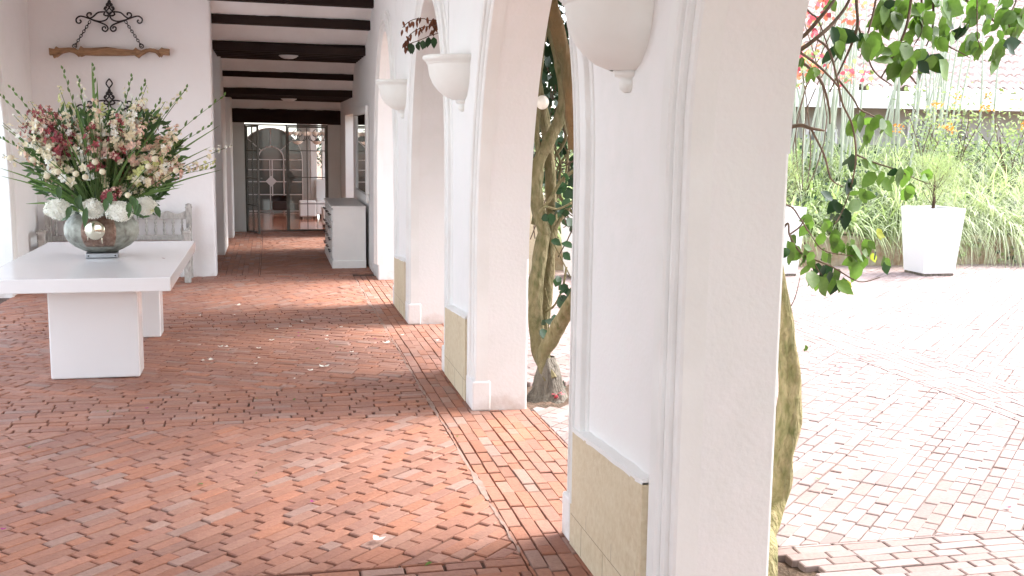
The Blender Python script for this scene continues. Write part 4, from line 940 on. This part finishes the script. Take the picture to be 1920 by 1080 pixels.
spots = [  # x, y, count, spread, size, mat, depth
    (1562, 60, 3, 7, .085, 1, 4.3), (1570, 85, 3, 6, .08, 1, 4.3), (1556, 10, 2, 5, .06, 0, 4.4), (1620, 78, 4, 9, .085, 0, 4.35), (1650, 75, 4, 7, .09, 0, 4.4), (1608, 70, 2, 5, .07, 1, 4.4),
    (1655, 20, 7, 12, .08, 0, 4.6), (1680, 30, 7, 14, .085, 0, 4.6), (1665, 45, 4, 10, .08, 0, 4.6), (1700, 12, 6, 12, .08, 0, 4.6), (1715, 60, 7, 12, .08, 0, 4.6), (1735, 30, 6, 12, .08, 0, 4.6),
    (1760, 15, 7, 14, .09, 0, 4.7), (1775, 50, 5, 10, .085, 0, 4.7), (1752, 75, 4, 9, .08, 0, 4.7), (1700, 90, 4, 7, .085, 0, 4.5), (1680, 118, 5, 9, .085, 0, 4.5), (1712, 115, 4, 7, .095, 0, 4.5),
    (1735, 105, 4, 8, .095, 0, 4.5), (1745, 115, 2, 5, .10, 0, 4.5), (1725, 130, 2, 5, .07, 1, 4.5), (1760, 80, 2, 6, .07, 0, 4.5), (1810, 55, 4, 8, .09, 1, 4.8), (1825, 85, 4, 9, .10, 0, 4.8),
    (1845, 40, 5, 14, .085, 0, 4.9), (1870, 90, 4, 9, .10, 0, 4.8), (1885, 95, 2, 5, .09, 1, 4.8), (1862, 65, 4, 12, .07, 0, 4.9), (1880, 30, 6, 14, .085, 0, 5.0), (1905, 20, 6, 14, .09, 0, 5.0), (1910, 55, 4, 8, .08, 0, 5.0),
    (1902, 80, 3, 8, .06, 0, 5.0), (1840, 5, 6, 12, .08, 0, 4.9), (1805, 5, 5, 10, .085, 0, 4.9), (1505, 115, 2, 3, .05, 0, 4.1), (1517, 138, 3, 5, .05, 0, 4.1), (1532, 135, 1, 3, .05, 0, 4.1),
    (1590, 240, 3, 5, .07, 0, 4.3), (1612, 225, 3, 6, .07, 0, 4.3), (1635, 225, 4, 7, .075, 0, 4.3), (1655, 228, 3, 5, .075, 0, 4.3), (1618, 258, 2, 4, .06, 0, 4.3), (1600, 300, 3, 6, .065, 1, 4.3),
    (1622, 305, 3, 5, .06, 0, 4.3), (1650, 335, 3, 6, .075, 0, 4.3), (1675, 335, 3, 6, .07, 0, 4.3), (1693, 322, 3, 6, .08, 0, 4.3), (1712, 350, 4, 7, .08, 0, 4.3), (1738, 332, 3, 6, .07, 0, 4.3), (1600, 345, 3, 6, .07, 1, 4.3),
    (1610, 365, 3, 5, .075, 0, 4.3), (1565, 385, 3, 7, .07, 1, 4.3), (1590, 400, 4, 8, .085, 0, 4.3), (1565, 410, 2, 5, .07, 1, 4.3), (1484, 452, 4, 7, .06, 0, 4.1), (1480, 470, 3, 5, .06, 0, 4.1),
    (1520, 420, 3, 8, .06, 0, 4.15), (1548, 425, 4, 8, .06, 0, 4.15), (1560, 445, 5, 9, .07, 0, 4.15), (1580, 460, 5, 9, .07, 0, 4.15), (1600, 480, 5, 9, .065, 0, 4.15), (1615, 495, 5, 9, .07, 0, 4.15), (1640, 485, 2, 7, .05, 2, 4.15),
    (1625, 460, 4, 8, .06, 0, 4.15), (1655, 490, 3, 6, .06, 0, 4.15), (1508, 480, 4, 7, .065, 0, 4.1), (1518, 495, 3, 6, .06, 0, 4.1), (1535, 480, 4, 8, .06, 0, 4.1), (1545, 498, 3, 5, .05, 1, 4.1),
    (1523, 520, 3, 5, .085, 0, 4.1), (1538, 525, 3, 5, .09, 0, 4.1), (1560, 520, 3, 6, .075, 0, 4.1), (1575, 535, 3, 6, .075, 0, 4.1), (1585, 540, 1, 4, .06, 2, 4.1), (1510, 655, 2, 4, .03, 0, 4.05), (1640, 445, 2, 6, .05, 2, 4.15)]
for x, y, n_, sp_, L_, mi, Y in spots:
    for i in range(int(n_*1.35+.5) if y < 130 else n_): LF(x+random.gauss(0, sp_*.8), y-8+random.gauss(0, sp_*.8), random.gauss(0, 38), L_*random.uniform(.75, 1.3), Y, mi if random.random() < .8 else None)
for x, y, k in ((1545, 8, 7), (1550, 25, 8), (1525, 35, 8), (1522, 60, 5), (1590, 40, 6), (1545, 2, 5), (1512, 30, 6)):
    for i in range(k): LF(x+random.gauss(0, 6), y+random.gauss(0, 6), random.gauss(0, 80), .035, 5.6, random.choice([3, 4]), .9)
lv.build('foliage', ['leaf', 'leafd', 'leafy', 'pink', 'coral'], v2)
b = MB(); 
for i in range(60):
    p = Vector((random.uniform(1.7, 2.1), random.uniform(3.3, 3.62), -.01)); b.leaf(p, rv()+Vector((0, 0, .7)), Vector((0, 0, 1)), .06, .03, 0)
b.build('ground_leaves', ['leaf'], v2)
b = MB()
for i in range(40):
    p = Vector((random.uniform(1.9, 2.2), random.uniform(6.5, 7.0), -.01)); b.leaf(p, rv()+Vector((0, 0, .6)), Vector((0, 0, 1)), .06, .03, 0)
for i in range(10): b.leaf(at(1045+random.gauss(0, 5), 737+random.gauss(0, 3), Z=.02), rv(), Vector((0, 0, 1)), .035, .03, 1)
b.build('ground_leaves', ['leafd', 'pink'], v1)

b = MB()  # unseen vine leaves added overhead to shade the nearest pier
for i in range(7000):
    p = Vector((random.uniform(1.7, 4.8), random.uniform(-1.3, 4.0), random.uniform(2.98, 3.5)))
    if noise.noise(p*1.1) < -.3: continue
    b.leaf(p, rv()+Vector((0, 0, -.4)), rv(.5)+Vector((0, 0, 1)), .12, .09, 0)
b.build('added_shade_leaves', ['leaf'], v2)
b = MB()  # second unseen leaf layer, added to shade the next pier
for i in range(3000):
    p = Vector((random.uniform(1.7, 3.2), random.uniform(4.4, 9.5), random.uniform(3.0, 3.4)))
    if noise.noise(p*1.1) < -.3: continue
    b.leaf(p, rv()+Vector((0, 0, -.4)), rv(.5)+Vector((0, 0, 1)), .12, .09, 0)
b.build('added_shade_leaves', ['leafd'], v1)
# ------------------------------------------------------------------ planters
def planter(x, y, lab, yaw=0, seed=1):
    rp = random.Random(seed); o = thing('planter', lab, 'planter', (x, y, 0), 'tall white tapered planters in the courtyard')
    b = MB(); w0, w1, h = .225, .285, .87; vs = []
    for hw, z in ((w0, .03), (w1, h), (w1-.03, h), (w1-.04, h-.08)):
        for sx, sy in ((-1, -1), (1, -1), (1, 1), (-1, 1)): vs.append((x+sx*hw, y+sy*hw, z))
    fs = [(3, 2, 1, 0)]+[(4*l+i, 4*l+(i+1) % 4, 4*l+4+(i+1) % 4, 4*l+4+i) for l in range(3) for i in range(4)]+[(12, 13, 14, 15)]
    b.add(vs, fs); b.build('pot', 'pot', o, bevel=.006)
    b = MB(); b.box(x-.215, x+.215, y-.215, y+.215, 0.0, .03); b.build('base', 'rootbark', o)
    b = MB(); b.box(x-.24, x+.24, y-.24, y+.24, h-.085, h-.04); b.build('soil', 'soil', o)
    pl_ = o
    b = MB(); b.tube([(x, y, h-.06), (x+.01, y, h+.1), (x, y+.01, h+.45)], [.025, .02, .008], 7)
    for i in range(16):
        a = rp.random()*6.28; r = rp.uniform(.1, .3); z = h+rp.uniform(.12, .6); b.tube([(x, y, z-.12), (x+r*math.cos(a)*.6, y+r*math.sin(a)*.6, z), (x+r*math.cos(a), y+r*math.sin(a), z+.1)], .004, 4)
    b.build('stem', 'twig', pl_)
    b = MB()
    for i in range(4200):
        u, v, t = rp.gauss(0, 1), rp.gauss(0, 1), rp.gauss(0, 1); n_ = math.sqrt(u*u+v*v+t*t)+1e-6; rr = rp.random()**.45
        p = Vector((x+u/n_*rr*.40, y+v/n_*rr*.40, h+.38+t/n_*rr*.33))
        if noise.noise(p*5.5) < -.16: continue
        dr = (p-Vector((x, y, h+.1))).normalized()+Vector((rp.gauss(0, .35), rp.gauss(0, .35), rp.gauss(0, .35)))
        b.blade(p, dr, .075, .006, .3, 0, 2)
    b.build('shrub', 'conif', pl_); return o
planter(8.40, 12.32, 'tall white tapered planter with a feathery light green shrub in front of the grass bank', seed=1)
planter(6.30, 12.55, 'white tapered planter half hidden behind the nearest pier at its right edge', seed=2)
planter(3.80, 12.55, 'white tapered planter glimpsed behind the vine trunks left of the nearest pier', seed=3)

# ------------------------------------------------------------------ planted bank
rt = thing('retaining_wall', 'low stained plaster retaining wall holding the planted bank', 'wall', (8, 13.3, 0))
b = MB(); n = 90; vs = []
for i in range(n+1):
    x = 3.0+12*i/n; zt = .40+.03*noise.noise((x*1.5, 0, 0))
    for z in (-.02, .13, .26, zt): vs.append((x, 13.26+.02*noise.noise((x*3, z*6, 2)), z))
    vs.append((x, 13.6, zt+.01))
b.add(vs, [(i*5+j, (i+1)*5+j, (i+1)*5+j+1, i*5+j+1) for i in range(n) for j in range(4)], 0, True); b.build('wall_face', 'retain', rt)
b = MB(); b.box(3.05, 3.50, 12.95, 13.3, -.02, 1.0); tag(b.build('stone_pillar', 'stone', bevel=.03), 'rough stone pillar behind the vine trunks', 'pillar')
b = MB(); nx, ny = 60, 24; vs = []
def bankz(x, y): return .36+max(0, y-13.35)*.52*(1-max(0, y-13.35)*.10)+.16*noise.noise((x*.7, y*.7, 0))+.07*noise.noise((x*2.5, y*2.5, 7))
for i in range(nx+1):
    for j in range(ny+1):
        x = 2.6+14*i/nx; y = 13.35+4.5*j/ny; vs.append((x, y, bankz(x, y)))
b.add(vs, [(i*(ny+1)+j, (i+1)*(ny+1)+j, (i+1)*(ny+1)+j+1, i*(ny+1)+j+1) for i in range(nx) for j in range(ny)], 0, True)
struct(b.build('terrain', 'bank'))
def tuft(b, x, y, n_, L_, wd, mi, lean=(-.1, -.7), up=1.0):
    z = bankz(x, y)-.02
    for i in range(n_):
        a = random.random()*2*PI; s_ = random.uniform(.15, .75)
        dr = Vector((math.cos(a)*s_+lean[0], math.sin(a)*s_+lean[1], up*random.uniform(.7, 1.2)))
        b.blade((x+math.cos(a)*.04, y+math.sin(a)*.04, z), dr, L_*random.uniform(.6, 1.15), wd*random.uniform(.7, 1.3), random.uniform(1.3, 3.2), mi if random.random() < .8 else 1-mi, 5)
b = MB()
for i in range(170):
    x = random.uniform(8.7, 14.5); y = 13.42+random.random()**1.5*2.6; tuft(b, x, y, 55, random.uniform(.75, 1.15), .016, 1, (-.25, -.55))
tag(b.build('arching_grass', ['grass', 'grass2']), 'mass of long arching pale grass spilling over the bank at the right', 'grass', kind='stuff')
b = MB()
for i in range(330):
    x = random.uniform(3.4, 9.6); y = 13.38+random.random()**1.3*2.6; tuft(b, x, y, 26, random.uniform(.35, .8), .028, 0, (0, -.45), .9)
for i in range(5000):
    x = random.uniform(3.4, 14.5); y = random.uniform(13.3, 16.5); p = Vector((x, y, bankz(x, y)+random.uniform(-.05, .35)))
    if y < 13.5: p.z = random.uniform(.05, .4); p.y = 13.22
    if y < 13.5 and noise.noise((x*1.3, 0, 9)) < .05: continue
    b.leaf(p, rv()+Vector((0, -.3, 0)), rv()+Vector((0, -1, 1)), .07, .045, 0 if random.random() < .7 else 2)
tag(b.build('ground_cover', ['grass', 'grass2', 'leafd']), 'dense leafy ground cover on the planted bank', 'ground cover', kind='stuff')

# pale tall stems
for k, (cx0, cy0, lab) in enumerate(((8.2, 15.2, 'clump of tall pale cactus stems rising above the shrubs, leftmost of six'), (9.3, 16.0, 'second clump from the left of tall pale cactus stems'), (10.3, 15.4, 'tall pale cactus stems in front of the fascia, left of the middle'),
                                     (11.2, 16.1, 'tall pale cactus stems in front of the roof, right of the middle'), (12.3, 15.6, 'dense clump of slanting pale cactus stems at the right'), (13.2, 16.0, 'rightmost clump of tall pale cactus stems'))):
    o = thing('cactus_clump', lab, 'cactus', (cx0, cy0, bankz(cx0, cy0)), 'clumps of tall pale cactus stems')
    for i in range(17 if k in (0, 1) else 10):
        x = cx0+random.gauss(0, .42); y = cy0+random.gauss(0, .3); h = random.uniform(2.2, 4.2); lx = random.gauss(.12, .25); b = MB(); z0 = bankz(x, y)-.1
        b.tube(smooth_path([(x, y, z0), (x+lx*.5, y, z0+h*.5), (x+lx*1.3, y+.1, z0+h)], 4), interp([.020, .016, .008], 9), 7, wob=.1)
        b.build('stem', 'cactus', o)
# shrubs with orange and yellow flowers
for (x, y, lab) in ((10.0, 14.9, 'orange flowered shrub left of centre on the bank'), (10.7, 15.2, 'orange flowered shrub in front of the white fascia'), (11.6, 15.0, 'orange flowered shrub right of the white fascia middle')):
    o = thing('flowering_shrub', lab, 'shrub', (x, y, bankz(x, y)), 'orange flowered shrubs on the bank'); z0 = bankz(x, y)
    b = MB()
    for i in range(7): q = Vector((x+random.gauss(0, .25), y+random.gauss(0, .2), z0+random.uniform(.7, 1.2))); b.tube(smooth_path([(x, y, z0), Vector((x, y, z0)).lerp(q, .5)+rv(.05), q], 3), .007, 5)
    b.build('stem', 'twig', o); b = MB()
    for i in range(420):
        p = Vector((x+random.gauss(0, .27), y+random.gauss(0, .22), z0+.75+random.gauss(0, .3))); b.leaf(p, rv(), rv(), .07, .03, 0)
    for c_ in range(4):
        c0 = Vector((x+random.gauss(0, .25), y-.25, z0+1.05+random.gauss(0, .18)))
        for i in range(16): b.leaf(c0+rv(.035), rv(), rv(), .045, .03, 1)
    b.build('foliage', ['grass', 'orange'], o)
o = thing('bougainvillea_bush', 'tall coral pink bougainvillea behind the hanging branches', 'shrub', (7.6, 14.6, .9))
b = MB()
for i in range(5): q = Vector((7.7+random.gauss(0, .6), 14.4+random.gauss(0, .2), random.uniform(2.6, 4.2))); b.tube(smooth_path([(7.7, 14.5, .8), Vector((7.7, 14.5, 1.9))+rv(.2), q], 4), .009, 5)
b.build('stem', 'twig', o); b = MB()
for c_ in range(44):
    c0 = Vector((7.55+random.gauss(0, .42), 14.3+random.gauss(0, .35), random.choice([random.uniform(3.0, 4.5), random.uniform(2.6, 3.0)])))
    for i in range(16): b.leaf(c0+rv(.08), rv(), rv(), .075, .06, random.choice([0, 1, 2, 2]))
b.build('foliage', ['pink', 'coral', 'grass'], o)

# ------------------------------------------------------------------ house across the court
hs_ = thing('courtyard_house', 'low house with a white fascia and clay tiled roof behind the planted bank', 'building', (16, 20, 0))
b = MB(); b.box(7.5, 28, 20.0, 20.3, -.03, 2.75); b.build('wall', 'housewall', hs_)
b = MB(); b.box(7.3, 28.2, 19.25, 19.33, 2.36, 2.70); b.box(7.3, 28.2, 19.33, 20.0, 2.40, 2.44); b.build('fascia', 'whitepaint', hs_)
b = MB(); per = .20; nxs = int(21/per)*8; rows_ = 16; vs = []; rr = random.Random(4)
jit = [[rr.gauss(0, .012) for _ in range(int(21/per)+2)] for _ in range(rows_+1)]
ring = 0
for r_ in range(rows_):
    for e in (0, 1):
        for i in range(nxs+1):
            x = 7.2+i*per/8; ph = i/8.0; k = int(ph); t = (r_+e)*.36
            zz = 2.74+t*.50*.9+abs(math.sin(PI*ph))*.062+(.030 if e == 0 else -.012)+jit[r_][k]*.5; yy = 19.2+t*.87+(jit[r_][k] if e == 0 else 0)
            vs.append((x, yy, zz))
m_ = nxs+1; fs = []
for r_ in range(2*rows_-1):
    for i in range(nxs): fs.append((r_*m_+i, r_*m_+i+1, (r_+1)*m_+i+1, (r_+1)*m_+i))
b.add(vs, fs, 0, False); b.build('roof', 'tile', hs_, solid=.012)
for (x0, x1, z0, z1) in ((10.6, 11.3, .9, 1.95), (12.9, 14.3, 1.2, 2.2), (16, 17.5, 1.0, 2.2)):
    b = MB(); b.box(x0, x1, 19.95, 19.998, z0, z1); wn = b.build('window', 'whitesteel', hs_, bevel=.004)
    b = MB(); b.box(x0+.06, (x0+x1)/2-.02, 19.935, 19.949, z0+.06, z1-.06); b.box((x0+x1)/2+.02, x1-.06, 19.935, 19.949, z0+.06, z1-.06); b.build('pane', 'dkglass', wn)
# pale trees behind the roof
for (x, y, h, lab) in ((19.5, 31, 10, 'loose pale tree second from the right behind the tiled roof'), (14.5, 29, 9, 'loose pale tree behind the left end of the tiled roof'), (17, 29, 9, 'loose pale tree behind the middle of the tiled roof'), (22, 28, 9.5, 'loose pale tree behind the right end of the tiled roof')):
    o = thing('background_tree', lab, 'tree', (x, y, 0), 'trees behind the tiled roof')
    b = MB(); b.tube(smooth_path([(x, y, 0), (x+.2, y, h*.4), (x-.1, y, h*.75)], 4), interp([.2, .14, .06], 9), 8)
    for i in range(16):
        z = h*random.uniform(.4, .75); a = random.random()*6.28; r = random.uniform(1, 2.2); b.tube([(x, y, z), (x+r*.5*math.cos(a), y+r*.5*math.sin(a), z+.6), (x+r*math.cos(a), y+r*math.sin(a), z+1.0)], [.05, .03, .01], 5)
    b.build('trunk', 'rootbark', o); b = MB()
    for i in range(3600):
        p = Vector((x+random.gauss(0, 1.5), y+random.gauss(0, 1.3), h*.68+random.gauss(0, h*.17)))
        if noise.noise(p*.8) < -.05: continue
        b.leaf(p, rv(), rv(), .2, .11, 0)
    b.build('crown', ['grass'], o)

# ------------------------------------------------------------------ fallen petals and leaves
def fallen(x, y, mt, size, name, lab, cat, grp, first={}):
    p = at(x, y, Z=0); p.z = .009
    if name+mt not in first:
        b = MB(); c0 = Vector((0, 0, 0))
        if name == 'fallen_petal':
            for i in range(3): a = i*2.2; b.leaf(Vector((.0, 0, .003)), Vector((math.cos(a), math.sin(a), .12)), Vector((0, 0, 1)), 1.0, .9, 0, -.3)
        else: b.leaf(Vector((0, 0, .05)), Vector((1, 0, .1)), Vector((0, 0, 1)), 1.4, .7, 0, .25)
        o = b.build(name, mt); first[name+mt] = o
    else: o = dup(first[name+mt])
    o.location = p; o.scale = (size, size, size*.8); o.rotation_euler.z = random.random()*6.28; tag(o, lab, cat, grp)
W1 = ('fl_white', 'small white fallen petal on the shaded brick floor', 'white petals scattered on the brick floor')
for x, y, s_ in ((447, 574, .03), (395, 677, .026), (381, 678, .016), (414, 652, .02), (425, 652, .018), (608, 690, .033), (726, 645, .032), (519, 619, .018), (510, 640, .02), (485, 655, .018), (660, 662, .016), (583, 697, .02), (480, 684, .014), (613, 632, .016), (375, 593, .014), (440, 592, .012), (613, 638, .013), (640, 615, .014), (545, 614, .012), (567, 604, .016), (820, 640, .014), (486, 673, .012), (335, 641, .010), (552, 712, .01), (755, 630, .015)):
    fallen(x, y, W1[0], s_*1.3, 'fallen_petal', W1[1], 'petal', W1[2])
fallen(709, 1015, 'fl_white', .033, 'fallen_petal', 'largest white fallen petal, low in the middle foreground of the brick floor', 'petal', None)
for x, y in ((560, 626), (560, 632), (703, 637), (585, 944), (6, 996), (275, 768)): fallen(x, y, 'magenta', .014, 'fallen_petal', 'tiny magenta fallen petal on the brick floor', 'petal', 'magenta petals on the brick floor')
for x, y in ((1890, 955), (1577, 690), (1595, 595), (1614, 672), (1533, 700), (1573, 697)): fallen(x, y, 'pink', .018, 'fallen_petal', 'tiny pink fallen petal on the bright courtyard paving', 'petal', 'pink petals on the courtyard paving')
for x, y, s_ in ((600, 655, .03), (627, 652, .025), (380, 912, .028), (512, 636, .022), (203, 772, .02), (480, 750, .024), (860, 820, .016), (482, 889, .012), (555, 750, .024), (408, 640, .018), (60, 840, .018), (945, 878, .01)):
    fallen(x, y, 'leaf', s_, 'fallen_leaf', 'small green fallen leaf on the shaded brick floor', 'leaf', 'green leaves scattered on the brick floor')
fallen(810, 1058, 'leaf', .028, 'fallen_leaf', 'curled green leaf nearest the camera at the bottom of the brick floor', 'leaf', None)
fallen(1527, 900, 'leaf', .022, 'fallen_leaf', 'green leaf lying on the bright courtyard paving right of the vine trunk', 'leaf', None)

p = at(303, 485, Z=.753); b = MB(); b.leaf(p+Vector((0, 0, .004)), Vector((1, .3, .1)), Vector((0, 0, 1)), .03, .014, 0, .3)
tag(b.build('fallen_leaf', 'leafdry'), 'small brown dried leaf lying on the white tabletop', 'leaf')
